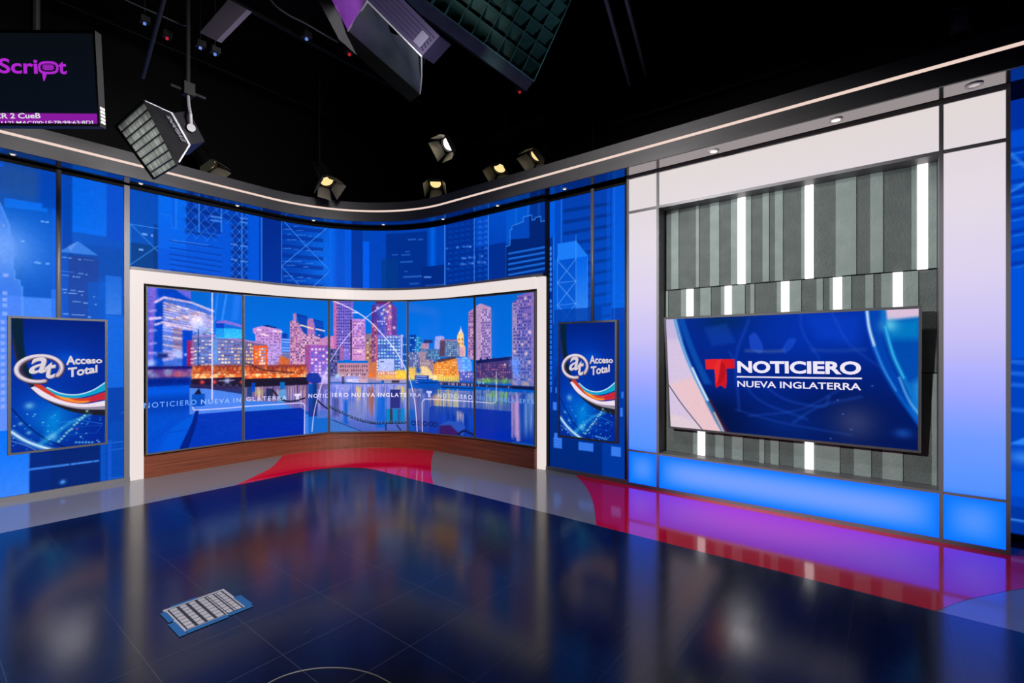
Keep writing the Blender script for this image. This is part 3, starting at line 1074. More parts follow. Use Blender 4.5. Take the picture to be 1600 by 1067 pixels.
def draw_display(k, c):
    if k == 0:
        base_sky(c, 228, 381)
        c.box(330, 450, 383, 530, (0, 112, 226), 0.5, 0.1)
        c.line([(340, 460), (336, 500)], 0.02, (60, 150, 240), 0.5)
        c.line([(354, 460), (347, 500)], 0.025, (70, 150, 240), 0.6)
        c.poly([(366, 460), (377, 462), (371, 500), (362, 500)], (50, 130, 235), 0.5, 0.03)
        c.box(226, 440, 298, 610, (0, 84, 214))
        c.box(230, 445, 246, 575, (124, 102, 212), 1, 0.05, (110, 96, 210))
        c.poly([(268, 449), (298, 455), (298, 470), (280, 464)], (116, 104, 214), 0.9)
        c.poly([(245, 452), (268, 449), (298, 468), (298, 482), (250, 470)], (0, 66, 196), 1, 0.02)
        # glass tower with lit floors
        c.poly([(242, 473), (256, 464), (333, 486), (333, 512), (318, 512), (318, 576), (240, 576)], (66, 112, 214), 1, 0.01)
        c.poly([(243, 474), (256, 468), (256, 504), (242, 508)], (0, 62, 190), 1, 0.02)
        c.poly([(241, 510), (255, 505), (255, 572), (239, 575)], (0, 68, 200), 1, 0.02)
        for j in range(9):
            y = 473 + j * 4.3
            c.line([(256, y), (332, y + 21 - j * 1.2)], 0.020, random.choice([(226, 196, 226), (240, 206, 214), (206, 186, 226)]), 0.75, 0.01)
            for _ in range(7):
                x = random.uniform(258, 330)
                c.line([(x, y + (x - 256) * 0.27), (x + random.uniform(4, 9), y + (x - 250) * 0.27)], 0.018, random.choice([(250, 226, 220), (214, 140, 130), (90, 110, 210), (255, 240, 226)]), 0.7, 0.01)
        for j in range(10):
            y = 511 + j * 4.6
            c.line([(256, y), (286, y + 5)], 0.022, random.choice([(200, 190, 236), (236, 206, 214), (110, 130, 220)]), 0.8, 0.015)
            c.line([(272, y + 3), (284, y + 5)], 0.022, random.choice([(214, 150, 140), (236, 200, 190), (150, 90, 110)]), 0.7, 0.01)
        c.line([(243, 472), (256, 464.5), (300, 473), (333, 486)], 0.024, (236, 206, 230), 0.9, 0.012)
        c.line([(243, 507), (254, 503.5), (298, 515)], 0.022, (236, 208, 234), 0.9, 0.012)
        for y in (485, 497, 516, 536, 551):
            c.line([(234, y + 1), (243, y)], 0.02, (206, 180, 230), 0.7, 0.02)
        c.line([(235, 498), (251, 496.5)], 0.028, (232, 206, 236), 0.9, 0.01)
        c.box(285, 516, 301, 576, (0, 66, 206), 1, 0.01)
        c.poly([(240, 553), (284, 546), (284, 560), (250, 558)], (180, 170, 226), 0.7, 0.03)
        c.box(246, 552, 262, 559, (14, 34, 116), 0.9, 0.02)
        c.line([(256, 562), (269, 560)], 0.03, (206, 186, 230), 0.8, 0.02)
        for x, y, r in ((278, 553, 0.036), (236, 567, 0.042), (290, 554, 0.014)):
            c.dot(x, y, r, (180, 206, 255), 0.95)
        # office block
        c.box(300, 525, 381, 576, (104, 116, 188))
        c.box(333, 530, 340, 572, (96, 158, 226), 0.8)
        for j in range(8):
            y = 531 + j * 5.4
            c.windows(302, y, 331, y + 3, 5, 1, [(235, 220, 224), (120, 170, 236), (20, 100, 200), (250, 226, 206)], 0.72, 0.8, 0.85)
            c.windows(340, y + 1, 380, y + 4.6, 8, 1, [(246, 214, 170), (250, 232, 216), (150, 140, 190), (96, 84, 136), (228, 170, 130)], 0.72, 0.7, 0.9)
        c.line([(302, 525), (336, 524), (381, 533)], 0.022, (176, 130, 196), 0.9)
        c.box(292, 532, 298, 576, (166, 30, 88), 0.95)
        c.box(298, 531, 304, 576, (176, 90, 140), 0.6)
        c.windows(297, 536, 304, 575, 1, 7, [(230, 190, 220)], 0.8, 0.4, 0.9)
        # pale blue glass
        c.box(337, 512, 381, 529, (34, 176, 232), 1, 0, (60, 196, 238))
        c.box(337, 511, 350, 527, (20, 130, 226), 0.6)
        c.box(337, 501, 350, 513, (0, 62, 200), 0.95)
        c.poly([(338, 502), (352, 500), (379, 508), (379, 512), (350, 505), (338, 505)], (140, 112, 216), 0.95)
        c.line([(352, 509), (379, 515)], 0.012, (20, 90, 190), 0.7)
        for _ in range(3):
            c.dot(309, 503, 0.055, (240, 228, 252), 1.0)
        c.dot(312, 514, 0.07, (120, 170, 250), 0.5)
        c.box(309, 514, 311, 600, (20, 60, 130), 0.8)
        bridge(c, 298, 382)
        c.box(224, 574, 298, 592, (84, 36, 126), 1, 0.02, (60, 40, 140))
        for _ in range(26):
            c.dot(random.uniform(228, 297), random.uniform(577, 590), random.uniform(0.02, 0.036), random.choice([(150, 120, 190), (140, 150, 200), (190, 90, 120), (110, 60, 150)]), 0.75)
        c.line([(224, 575), (298, 574)], 0.03, (10, 22, 110), 0.9, 0.01)
        c.box(224, 592, 298, 606, (0, 34, 140), 1, 0.03)
        for x in (316, 335, 378):
            c.dot(x, 597, 0.022, (255, 70, 60), 1)
        c.dot(355, 595, 0.03, (170, 190, 240), 1)
        c.line([(342, 595), (366, 594)], 0.01, (200, 200, 240), 0.7)
        for x in np.arange(330, 380, 10):
            c.curve([(x, 601), (x + 5, 607), (x + 10, 601)], 0.008, (90, 100, 150), 0.8)
        # quay and water
        c.box(224, 605, 300, 730, (0, 74, 202), 1, 0, (0, 84, 214))
        c.box(224, 606, 298, 618, (0, 92, 226), 0.8, 0.08)
        c.box(224, 622, 298, 640, (0, 56, 176), 0.7, 0.1)
        c.poly([(296, 606), (322, 607), (380, 616), (382, 642), (296, 649)], (78, 134, 226), 1)
        c.poly([(296, 606), (322, 607), (382, 616), (382, 604), (296, 600)], (50, 40, 90), 0.8)
        c.box(300, 616, 320, 634, (0, 74, 190), 0.9)
        c.poly([(303, 616), (311, 606), (315, 616)], (20, 26, 60))
        c.poly([(296, 648), (381, 641), (382, 720), (296, 730)], (0, 54, 186))
        c.poly([(224, 700), (300, 648), (310, 640), (282, 708), (224, 735)], (0, 88, 216))
        c.poly([(224, 740), (224, 688), (270, 660), (250, 700)], (0, 72, 204), 0.7, 0.06)
        c.poly([(311, 640), (307, 662), (294, 702), (279, 704), (300, 660), (306, 640)], (0, 32, 132))
        c.line([(262, 676), (297, 671)], 0.008, (0, 62, 180), 0.8)
        for _ in range(40):
            x = random.uniform(312, 378)
            y = random.uniform(655, 695)
            c.line([(x, y), (x + random.uniform(4, 12), y - 1)], 0.010, random.choice([(0, 46, 170), (0, 66, 200), (10, 60, 190)]), 0.5, 0.01)
        c.line([(331.5, 450), (331.5, 624)], 0.014, WHITE, 0.95)
        c.curve([(301, 636), (303, 640), (310, 640.5), (350, 638), (383, 635)], 0.011, WHITE, 0.9)
    if k == 1:
        base_sky(c, 380, 515)
        c.windows(384, 538, 385, 539, 1, 1, [(0, 0, 0)], 0.1, 0.1, 0.0)
        # tall purple block
        c.poly([(395, 513), (409, 509), (440, 515), (440, 578), (399, 578), (399, 523), (395, 519)], (196, 146, 214))
        c.poly([(411, 509), (418, 507.5), (433, 512), (431, 513)], (16, 40, 110))
        for j in range(13):
            y = 515 + j * 4.6
            c.windows(400, y, 438, y + 2.4, 15, 1, DARKW + [(236, 206, 236)], 0.6, 0.9, 0.75, 0.8)
        for x, y in ((403, 515), (409, 522), (414, 524), (436, 518), (428, 517)):
            c.line([(x, y), (x + 4, y + 0.6)], 0.020, (255, 226, 226), 0.9)
        c.box(418, 536, 440, 578, (180, 170, 230), 0.35)
        # lower offices
        c.poly([(382, 532), (396, 533), (418, 538), (418, 580), (382, 580)], (120, 100, 150))
        for j in range(7):
            y = 537 + j * 5.5
            c.windows(384, y, 396, y + 3.4, 4, 1, [(226, 206, 220), (236, 190, 120), (110, 120, 180), (250, 220, 150)], 0.75, 0.9, 0.95)
        c.line([(383, 532), (418, 538)], 0.018, (190, 140, 200), 0.9)
        c.box(395.5, 540, 418, 580, (232, 96, 40))
        c.box(398, 545, 403, 578, (214, 110, 70), 0.8)
        c.windows(398, 544, 403, 578, 1, 6, [(255, 200, 90), (200, 120, 110)], 0.8, 0.5, 0.8)
        c.windows(404.5, 543, 415, 579, 3, 8, [(246, 226, 214), (170, 160, 190), (130, 130, 180), (250, 240, 230)], 0.85, 0.7, 1)
        # blue office
        c.box(440, 529, 453, 575, (56, 120, 220))
        c.box(441, 521, 449, 529, (10, 60, 170))
        for j in range(8):
            y = 530 + j * 4.4
            c.line([(441, y), (453, y + 0.6)], 0.016, random.choice([(190, 210, 250), (150, 190, 250), (90, 150, 235)]), 0.85)
        c.box(441, 550, 453, 572, (120, 110, 160), 0.7)
        # twin stepped towers
        c.poly([(453, 502), (458, 500), (458, 490), (463, 489), (463, 502), (472, 508), (480, 520), (480, 578), (453, 578)], (186, 130, 186))
        c.poly([(463, 489.5), (480, 494), (480, 526), (472, 516), (466, 502)], (8, 66, 178))
        c.poly([(480, 500), (484, 497), (489, 498), (492, 508), (492, 540), (480, 540)], (176, 116, 190))
        c.poly([(489, 498), (505, 502), (507, 532), (498, 530), (492, 510)], (8, 70, 186))
        c.poly([(480, 520), (507, 530), (513, 534), (513, 560), (480, 560)], (188, 136, 190))
        for j in range(18):
            y = 502 + j * 4.2
            c.windows(454, y, 467, y + 2.4, 5, 1, [(90, 50, 110), (246, 196, 200), (100, 60, 120), (240, 180, 160)], 0.62, 0.9, 0.9)
            if j > 3:
                c.windows(467, y + 1, 479, y + 3.4, 4, 1, [(80, 50, 120), (230, 180, 200), (246, 210, 200)], 0.62, 0.9, 0.8)
        for j in range(9):
            y = 522 + j * 4.2
            c.windows(473, y, 503, y + 2.6, 10, 1, [(70, 46, 120), (250, 220, 220), (236, 190, 200), (90, 60, 130)], 0.68, 0.9, 0.85)
        for y in (497, 501, 506, 511):
            c.line([(465, y), (480, y + 3)], 0.008, (20, 90, 200), 0.8)
            c.line([(491, y + 6), (506, y + 9)], 0.008, (20, 90, 200), 0.8)
        c.line([(470, 508), (489, 513.5)], 0.018, (255, 226, 190), 0.95)
        c.line([(494, 514), (507, 517)], 0.018, (246, 214, 214), 0.95)
        c.line([(478, 540), (478, 575)], 0.02, (120, 70, 120), 0.7)
        c.poly([(500, 530), (516, 523), (516, 545), (500, 545)], (206, 136, 190), 0.9)
        # lilac office
        c.box(477, 539, 515, 600, (158, 88, 184), 1, 0, (150, 110, 206))
        c.box(477, 539, 484, 600, (160, 76, 140), 0.8)
        c.windows(485, 543, 514, 590, 5, 9, [(206, 190, 246), (100, 120, 230), (230, 214, 250), (90, 100, 220)], 0.62, 0.6, 1)
        c.dot(509, 592, 0.09, (214, 206, 250), 0.8)
        # orange church
        c.poly([(434, 574), (436, 563), (439, 555), (444, 557), (452, 561), (453, 574)], (206, 104, 58), 1, 0.01)
        c.box(452, 574, 476, 590, (240, 150, 90), 0.9, 0.02)
        bridge(c, 382, 478)
        c.curve([(383, 567), (395, 571), (408, 577), (430, 580), (460, 582)], 0.016, (80, 40, 50), 0.9)
        c.dot(390, 586, 0.03, (255, 110, 60), 0.8)
        c.box(382, 592, 482, 606, (30, 24, 46))
        # water and quay
        c.box(382, 605, 516, 640, (120, 96, 150), 1, 0, (96, 100, 190))
        c.streaks(384, 604, 482, 640, 40, [(240, 190, 180), (250, 160, 110), (190, 150, 210), (110, 90, 170), (200, 170, 190), (60, 50, 110)], 0.006, 0.018, 0.7)
        c.streaks(490, 600, 514, 655, 20, [(190, 190, 245), (150, 150, 235), (110, 120, 220), (70, 80, 190)], 0.006, 0.018, 0.7)
        c.poly([(382, 626), (440, 628), (456, 637), (482, 648), (482, 690), (382, 700)], (58, 128, 224))
        c.box(386, 604, 394, 620, (20, 60, 130), 0.9)
        c.box(393, 598, 399, 612, (0, 70, 200), 0.9)
        c.dot(405, 613, 0.04, (190, 200, 130), 0.7)
        c.box(416, 607, 426, 622, (24, 40, 80), 0.9)
        c.box(437.5, 597, 445, 608, (10, 110, 200), 0.95)
        c.poly([(434, 628), (435, 610), (447, 608), (448, 628)], (96, 160, 214), 0.95)
        c.curve([(426, 610), (440, 624), (456, 627), (476, 622)], 0.022, (20, 26, 50), 0.9)
        c.poly([(479, 586), (484, 582.5), (496, 582.5), (502, 590), (502, 597), (490, 600), (479, 595)], (20, 50, 160), 0.95, 0.01)
        c.box(482, 600, 495, 650, (0, 86, 190), 1, 0, (30, 50, 150))
        c.box(489, 598, 496, 650, (20, 36, 90), 0.6, 0.03)
        c.curve([(495, 624), (503, 632), (515, 641)], 0.02, (16, 26, 50), 0.9)
        c.poly([(482, 652), (516, 646), (516, 690), (482, 690)], (20, 104, 206))
        c.box(495, 640, 516, 652, (110, 120, 210), 0.7)
        c.poly([(382, 643), (470, 637), (477, 641), (476, 690), (382, 700)], (0, 44, 168), 1, 0.0, (0, 36, 176))
        for _ in range(40):
            x = random.uniform(386, 470)
            y = random.uniform(645, 688)
            c.line([(x, y), (x + random.uniform(4, 12), y - 1)], 0.010, random.choice([(0, 36, 150), (0, 56, 190), (6, 50, 176)]), 0.5, 0.01)
        c.line(spline([(382, 635), (420, 632.5), (460, 630), (472, 630), (476, 634), (476, 645), (475.5, 684)], 8), 0.012, WHITE, 0.95)
        c.curve([(516, 566), (506, 590), (495, 626), (490, 650), (487.5, 674)], 0.010, WHITE, 0.95)
        emblem(c, 465, 620, 0.042, (226, 222, 250))
    if k == 2:
        base_sky(c, 514, 640)
        c.box(521, 465, 552, 562, (120, 104, 206), 1, 0, (130, 116, 214))
        c.box(521, 465, 528, 562, (190, 112, 178))
        c.windows(525, 470, 549, 545, 7, 16, [(40, 40, 130), (56, 44, 140), (70, 60, 160)], 0.55, 0.5, 0.95)
        c.windows(529, 510, 549, 556, 5, 8, [(236, 214, 246), (200, 180, 240)], 0.5, 0.3, 0.25)
        c.poly([(516, 526), (522, 524), (522, 562), (516, 562)], (214, 130, 190))
        c.box(548, 498, 571, 568, (186, 132, 214), 1, 0, (214, 150, 206))
        c.box(547.5, 499, 550, 563, (60, 40, 60), 0.9)
        c.windows(551, 501, 570, 556, 7, 12, [(100, 70, 160), (246, 214, 226), (110, 80, 170), (90, 60, 150)], 0.55, 0.45, 0.85)
        for y in (505, 528, 547, 550):
            c.line([(552, y), (568, y)], 0.012, (255, 226, 222), 0.7)
        c.box(571, 521, 582, 568, (136, 120, 150), 1, 0, (190, 130, 96))
        c.windows(572, 524, 582, 562, 2, 8, [(255, 226, 190), (60, 44, 60), (226, 160, 90)], 0.6, 0.4, 0.7)
        # round tower
        c.box(587, 466, 613, 480, (96, 34, 104))
        c.poly([(581, 480), (587, 474), (612, 474), (620, 480), (620, 526), (581, 526)], (100, 62, 160))
        for i in range(8):
            x = 583 + i * 3.8
            cc = [(84, 44, 130), (84, 60, 160), (80, 80, 190), (70, 90, 205), (66, 92, 206), (96, 100, 206), (176, 96, 170), (206, 116, 176)][i]
            c.box(x - 2.2, 477, x + 2.2, 526, cc, 0.85, 0.01)
        c.windows(582, 480, 612, 524, 9, 11, [(46, 50, 150), (60, 70, 190), (246, 226, 240), (40, 40, 130)], 0.5, 0.45, 0.6)
        for x, y in ((590, 481), (600, 484), (606, 487), (609, 478), (601, 497), (610, 495), (597, 490), (616, 512), (585, 508)):
            c.dot(x, y, 0.018, (255, 236, 222), 0.95)
        c.box(580, 506, 590, 580, (150, 76, 130), 0.9)
        c.windows(581, 508, 588, 576, 2, 14, [(60, 30, 90), (236, 170, 170)], 0.5, 0.5, 0.7)
        c.box(588, 523, 630, 584, (126, 106, 196))
        c.box(626, 523, 630, 575, (190, 196, 240), 0.9)
        c.box(590, 529, 626, 582, (70, 96, 184))
        c.windows(590, 524, 626, 584, 8, 12, [(150, 214, 244), (120, 190, 240), (190, 230, 250), (90, 130, 226)], 0.66, 0.55, 0.95)
        c.box(586.5, 526, 590, 580, (200, 96, 130), 0.9)
        c.box(629, 527, 640, 570, (10, 84, 190), 0.9)
        c.windows(629, 536, 640, 566, 3, 6, [(150, 200, 240), (20, 70, 170)], 0.6, 0.4, 0.7)
        # waterfront
        c.box(516, 545, 531, 597, (70, 70, 140))
        c.windows(517, 546, 530, 592, 4, 9, [(30, 30, 80), (150, 140, 200), (110, 110, 180)], 0.6, 0.6, 0.9)
        c.box(532, 540, 536, 566, (186, 96, 140), 0.8)
        c.box(527, 566, 577, 592, (190, 136, 160), 1, 0, (190, 150, 170))
        c.box(528, 563.5, 575, 567, (0, 110, 214))
        c.windows(531, 569, 575, 588, 13, 3, [(90, 50, 90), (110, 60, 100)], 0.5, 0.5, 0.8)
        c.poly([(576, 568), (590, 564), (590, 592), (576, 592)], (206, 120, 80))
        c.dot(580, 586, 0.03, (246, 120, 30), 0.9)
        c.box(592, 561, 616, 580, (186, 196, 236))
        c.box(594, 564, 600, 566, (60, 70, 130), 0.8)
        c.windows(588, 562, 592, 580, 1, 4, [(240, 240, 250)], 0.7, 0.5, 1)
        c.box(588, 580, 638, 594, (214, 150, 130))
        c.box(618, 578, 640, 592, (240, 206, 70), 0.95, 0.02)
        c.box(590, 586, 616, 592, (236, 200, 90), 0.7, 0.02)
        c.windows(590, 581, 620, 585, 8, 1, [(250, 230, 220)], 0.5, 0.7, 0.9)
        c.box(516, 588, 560, 599, (150, 160, 230), 0.9, 0.02)
        c.dot(527, 587, 0.03, (190, 236, 250), 0.95)
        for x in (536, 545, 554, 562):
            c.dot(x, 586, 0.016, (236, 220, 240), 0.9)
        c.box(541, 592, 574, 598, (206, 206, 246))
        c.box(560, 590, 596, 598, (206, 160, 180), 0.7, 0.02)
        c.box(600, 593, 640, 599, (190, 170, 196), 0.8)
        c.box(612, 594, 624, 598, (40, 30, 50), 0.8)
        c.box(534, 588, 538, 600, (80, 50, 80), 0.8)
        c.line([(516, 597.5), (534, 597), (574, 599.5)], 0.010, (40, 46, 110), 0.9)
        c.line([(577, 600), (598, 601)], 0.020, (36, 24, 50), 0.95)
        c.line([(600, 599.5), (640, 599)], 0.010, (40, 46, 110), 0.9)
        water(c, 514, 640, 600.5, 690, (150, 156, 226), (52, 84, 190))
        c.streaks(516, 600, 637, 660, 150, [(200, 196, 245), (110, 120, 220), (70, 100, 210), (176, 160, 220), (90, 80, 160), (40, 90, 210), (200, 170, 160)], 0.006, 0.02, 0.55)
        c.streaks(555, 601, 565, 630, 8, [(240, 190, 110), (226, 200, 130)], 0.008, 0.016, 0.8)
        c.streaks(577, 601, 586, 660, 10, [(150, 90, 80), (170, 100, 90)], 0.008, 0.02, 0.8)
        c.streaks(618, 601, 636, 635, 14, [(226, 214, 120), (236, 206, 90)], 0.006, 0.016, 0.6)
        c.box(520, 622, 530, 650, (56, 60, 130), 0.6, 0.04)
        c.box(588, 620, 603, 668, (0, 96, 214), 0.8, 0.04)
        c.box(537, 625, 544, 672, (0, 90, 206), 0.8, 0.04)
        c.box(545, 628, 570, 655, (130, 140, 200), 0.6, 0.05)
        c.poly([(514, 652), (530, 658), (572, 675), (514, 678)], (66, 120, 206))
        c.line([(519, 656), (540, 664), (566, 674)], 0.012, (30, 40, 90), 0.7)
        c.box(609.5, 608.5, 625, 638, (46, 50, 132))
        c.box(603, 639, 632, 662, (20, 70, 130), 0.6)
        for x0 in (604, 614.5, 626):
            c.poly([(x0, 640), (x0 + 6, 637), (x0 + 6, 660), (x0, 661)], (0, 136, 206))
        c.line([(611, 640), (611, 661)], 0.03, (60, 40, 40), 0.8)
        for q in np.linspace(0, 1, 30):
            p = spline([(518, 636), (533, 644), (556, 654), (575, 659), (590, 661), (612, 660), (637, 660)], 20)
            x, y = p[int(q * (len(p) - 1))]
            c.ring(x, y, 0.022, 0.013, 0.010, (22, 34, 66), 0.9, 0.35 * (1 if int(q * 29) % 2 else -1) - 0.25)
            c.dot(x, y - 1.2, 0.014, (120, 140, 200), 0.6)
        c.line([(603, 664), (603, 672)], 0.02, (30, 30, 60), 0.7)
        c.line([(620, 664), (626, 672)], 0.02, (30, 30, 60), 0.7)
        c.curve([(515, 468), (535, 476), (560, 489), (581, 505), (603, 529), (620, 551), (633, 575), (640, 592)], 0.014, (240, 226, 250), 0.95)
        c.curve([(617, 467), (600, 477), (577, 492), (553, 514), (533, 538), (514, 568)], 0.011, (226, 206, 246), 0.85)
        c.line([(551, 488.5), (559, 488.5)], 0.016, (240, 226, 250), 0.9)
    if k == 3:
        base_sky(c, 636, 745)
        c.box(640, 523, 650, 552, (0, 60, 170))
        c.box(649, 526, 658, 552, (34, 130, 200))
        c.windows(640, 526, 658, 552, 5, 7, [(10, 70, 170), (90, 190, 220), (150, 210, 236), (20, 90, 190)], 0.7, 0.5, 0.8)
        c.box(638, 550, 672, 592, (110, 120, 176))
        c.windows(638, 550, 656, 582, 7, 8, [(60, 80, 150), (170, 190, 220), (70, 90, 160)], 0.65, 0.6, 0.95)
        c.poly([(656, 590), (656, 548), (662, 541), (668, 541), (672, 548), (678, 560), (678, 592)], (164, 136, 160))
        c.box(658, 536, 670, 548, (190, 140, 170), 0.95)
        c.box(662, 531, 676, 536, (40, 50, 110), 0.9)
        c.box(656, 545, 674, 549, (60, 120, 190), 0.8)
        c.windows(656, 556, 678, 580, 8, 5, [(206, 190, 190), (150, 120, 140), (110, 96, 140)], 0.55, 0.5, 0.8)
        c.poly([(680, 526), (688, 524.5), (694, 526), (694, 552), (678, 552)], (160, 166, 224))
        c.box(666, 545, 688, 562, (70, 110, 170), 0.9)
        c.windows(666, 548, 688, 562, 9, 3, [(120, 180, 200), (50, 80, 150)], 0.6, 0.6, 0.9)
        c.poly([(688, 531), (694, 529.5), (718, 531), (718, 558), (686, 558)], (86, 96, 150))
        c.poly([(688, 531), (696, 532), (694, 556), (686, 556)], (90, 66, 96))
        c.windows(696, 533, 717, 557, 7, 8, [(130, 200, 226), (190, 226, 240), (90, 150, 200)], 0.6, 0.55, 0.95)
        c.line([(689, 531), (718, 532)], 0.014, (190, 120, 160), 0.9)
        # clock tower
        c.poly([(720, 512), (724.5, 523), (725, 540), (727, 541), (727, 557), (718, 557), (718, 541), (714, 530), (714.5, 524)], (240, 206, 150))
        c.poly([(720, 512), (723, 520), (717, 520)], (232, 214, 226))
        c.box(717.5, 542, 726, 556, (206, 150, 190), 0.8)
        c.windows(715, 527, 725, 540, 2, 2, [(190, 120, 60), (255, 240, 200)], 0.5, 0.5, 0.9)
        c.line([(720, 512), (720, 510)], 0.010, (230, 210, 230), 0.9)
        # tower at the display seam
        c.poly([(732, 487), (736, 485), (744, 478), (744, 562), (731, 562)], (176, 126, 178))
        c.windows(732, 488, 743, 560, 4, 17, [(86, 50, 110), (70, 44, 120), (230, 190, 210)], 0.55, 0.5, 0.85)
        # wharf buildings
        c.poly([(676, 592), (678, 566), (690, 561), (716, 559), (720, 592)], (222, 140, 52))
        c.poly([(676, 566), (690, 560), (712, 557), (712, 560), (678, 568)], (60, 40, 70), 0.8)
        c.windows(680, 564, 716, 588, 14, 6, [(255, 214, 130), (190, 100, 40), (246, 190, 110), (255, 236, 190)], 0.5, 0.5, 0.8)
        c.poly([(713, 560), (728, 557), (737, 566), (738, 590), (718, 590)], (120, 150, 230))
        c.windows(722, 558, 735, 580, 3, 6, [(110, 200, 250), (60, 160, 240)], 0.85, 0.7, 0.95)
        c.box(717, 580, 742, 596, (96, 96, 190), 0.9)
        c.windows(719, 578, 742, 595, 6, 4, [(226, 206, 250), (60, 80, 170), (246, 220, 230)], 0.5, 0.5, 0.7)
        c.box(676, 586, 717, 597, (255, 226, 110), 0.9, 0.03)
        c.windows(684, 587, 716, 597, 12, 1, [(150, 120, 40)], 0.25, 0.9, 1)
        c.poly([(650, 592), (651, 580), (658, 572), (666, 572), (674, 580), (677, 592)], (240, 214, 150), 0.95, 0.02)
        c.box(638, 574, 650, 594, (246, 206, 90), 0.9, 0.04)
        c.dot(654, 578, 0.034, (30, 80, 180), 1)
        c.dot(654, 580, 0.034, (20, 70, 180), 0.8)
        c.dot(680, 589, 0.03, (246, 240, 230), 0.8)
        c.box(648, 586, 670, 602, (20, 60, 170), 0.95)
        c.windows(648, 586, 668, 600, 1, 4, [(170, 190, 230)], 0.9, 0.3, 1)
        c.poly([(652, 594), (684, 594), (690, 601), (696, 604), (655, 605)], (0, 80, 190))
        c.line([(656, 598), (684, 598)], 0.014, (0, 34, 110), 0.9)
        c.box(686, 596, 745, 604, (70, 60, 110), 0.9)
        c.windows(688, 597, 744, 604, 22, 1, [(200, 170, 190), (30, 26, 60)], 0.5, 0.7, 0.8)
        c.line([(690, 605), (745, 607)], 0.012, (20, 24, 60), 0.9)
        water(c, 636, 745, 605, 690, (120, 130, 190), (14, 56, 170))
        c.streaks(638, 605, 745, 665, 130, [(190, 190, 220), (90, 110, 190), (40, 90, 200), (150, 130, 170), (60, 70, 150), (20, 70, 190)], 0.006, 0.02, 0.55)
        c.streaks(682, 606, 715, 655, 40, [(226, 206, 130), (190, 190, 110), (200, 170, 120)], 0.006, 0.016, 0.65)
        c.streaks(672, 615, 690, 640, 16, [(200, 150, 110), (176, 130, 110)], 0.008, 0.02, 0.6)
        c.box(640, 640, 648, 690, (0, 96, 200), 0.7, 0.05)
        c.box(660, 604, 684, 616, (20, 70, 170), 0.8, 0.03)
        c.poly([(671, 637), (675, 634), (745, 638), (745, 695), (670, 690)], (6, 52, 172), 0.75)
        c.streaks(690, 645, 742, 685, 26, [(0, 70, 200), (40, 60, 150), (20, 80, 210), (0, 40, 140)], 0.02, 0.05, 0.5)
        c.streaks(714, 640, 724, 668, 8, [(190, 170, 190)], 0.01, 0.03, 0.6)
        c.poly([(686, 664), (700, 657.5), (716, 659), (727, 666), (724, 680), (686, 680)], (40, 84, 190), 0.95, 0.01)
        c.poly([(686, 665), (704, 664), (720, 680), (686, 681)], (56, 20, 90), 0.9, 0.02)
        for x in (646, 655, 664, 673, 680):
            c.ring(x, 661 + (x - 646) * 0.06, 0.034, 0.026, 0.02, (14, 34, 110), 0.85)
        c.curve([(716, 678), (725, 673), (735, 677), (741, 680)], 0.03, (14, 24, 80), 0.9)
        c.poly([(640, 598), (648, 620), (655, 672), (660, 672), (654, 612)], (120, 96, 150), 0.5, 0.02)
        c.curve([(638, 586), (643, 602), (648, 628), (650.5, 652), (652, 677)], 0.013, (236, 226, 250), 0.95)
        c.line(spline([(660, 678), (659.5, 640), (659.5, 630), (662, 625), (668, 623.5), (700, 625), (746, 628)], 8), 0.012, (226, 222, 246), 0.95)
        emblem(c, 670.5, 616, 0.045, (206, 206, 246))
    if k == 4:
        base_sky(c, 742, 840)
        c.box(742, 440, 840, 570, (0, 92, 200), 0.35)
        c.poly([(744, 478), (749, 475), (751, 474), (767, 480), (768, 564), (744, 564)], (186, 146, 190))
        c.box(752, 484, 768, 562, (150, 130, 200), 0.6)
        c.windows(751, 482, 766, 560, 6, 19, [(70, 60, 150), (60, 56, 140), (226, 200, 226)], 0.6, 0.5, 0.9)
        c.poly([(801, 472), (808, 468), (808, 462), (826, 457), (840, 455), (840, 604), (800, 604)], (124, 98, 180), 1, 0, (96, 120, 196))
        c.poly([(800, 474), (808, 470), (809, 604), (800, 604)], (160, 140, 190), 0.8)
        c.windows(802, 464, 830, 596, 10, 25, [(40, 44, 140), (60, 56, 150), (50, 60, 160), (190, 150, 190)], 0.6, 0.55, 0.85)
        c.box(830, 455, 842, 604, (140, 110, 190), 0.8)
        for x, y in ((828, 519), (816, 538), (804, 549), (827, 566), (822, 553), (821, 466)):
            c.dot(x, y, 0.02, (255, 220, 220), 0.9)
        c.poly([(744, 563), (770, 560), (800, 557), (801, 594), (744, 594)], (70, 54, 120))
        c.poly([(744, 563), (800, 557), (800, 562), (744, 568)], (14, 24, 90))
        c.windows(746, 568, 798, 591, 16, 6, [(110, 80, 130), (46, 36, 100), (190, 110, 130)], 0.55, 0.5, 0.85)
        for x in (751, 761, 772, 784):
            c.poly([(x - 2, 562), (x, 558), (x + 3, 562)], (14, 30, 100))
        c.dot(789, 570, 0.016, (255, 210, 200), 1)
        c.dot(804, 566, 0.07, (96, 160, 250), 0.8)
        c.dot(806, 580, 0.05, (90, 150, 250), 0.8, 2)
        c.box(744, 591, 801, 600, (110, 120, 130), 0.8, 0.02)
        for x in (758, 764, 775, 788):
            c.dot(x, 595, 0.03, (110, 206, 60), 0.8)
        for _ in range(30):
            c.dot(random.uniform(746, 800), random.uniform(590, 600), 0.012, random.choice([(190, 200, 200), (60, 90, 80), (90, 150, 100)]), 0.8)
        c.box(744, 600, 801, 607, (40, 34, 80))
        c.windows(746, 601, 800, 607, 16, 1, [(190, 160, 190), (30, 26, 60)], 0.4, 0.6, 0.7)
        c.box(800, 602, 842, 610, (10, 22, 70), 0.95, 0.01)
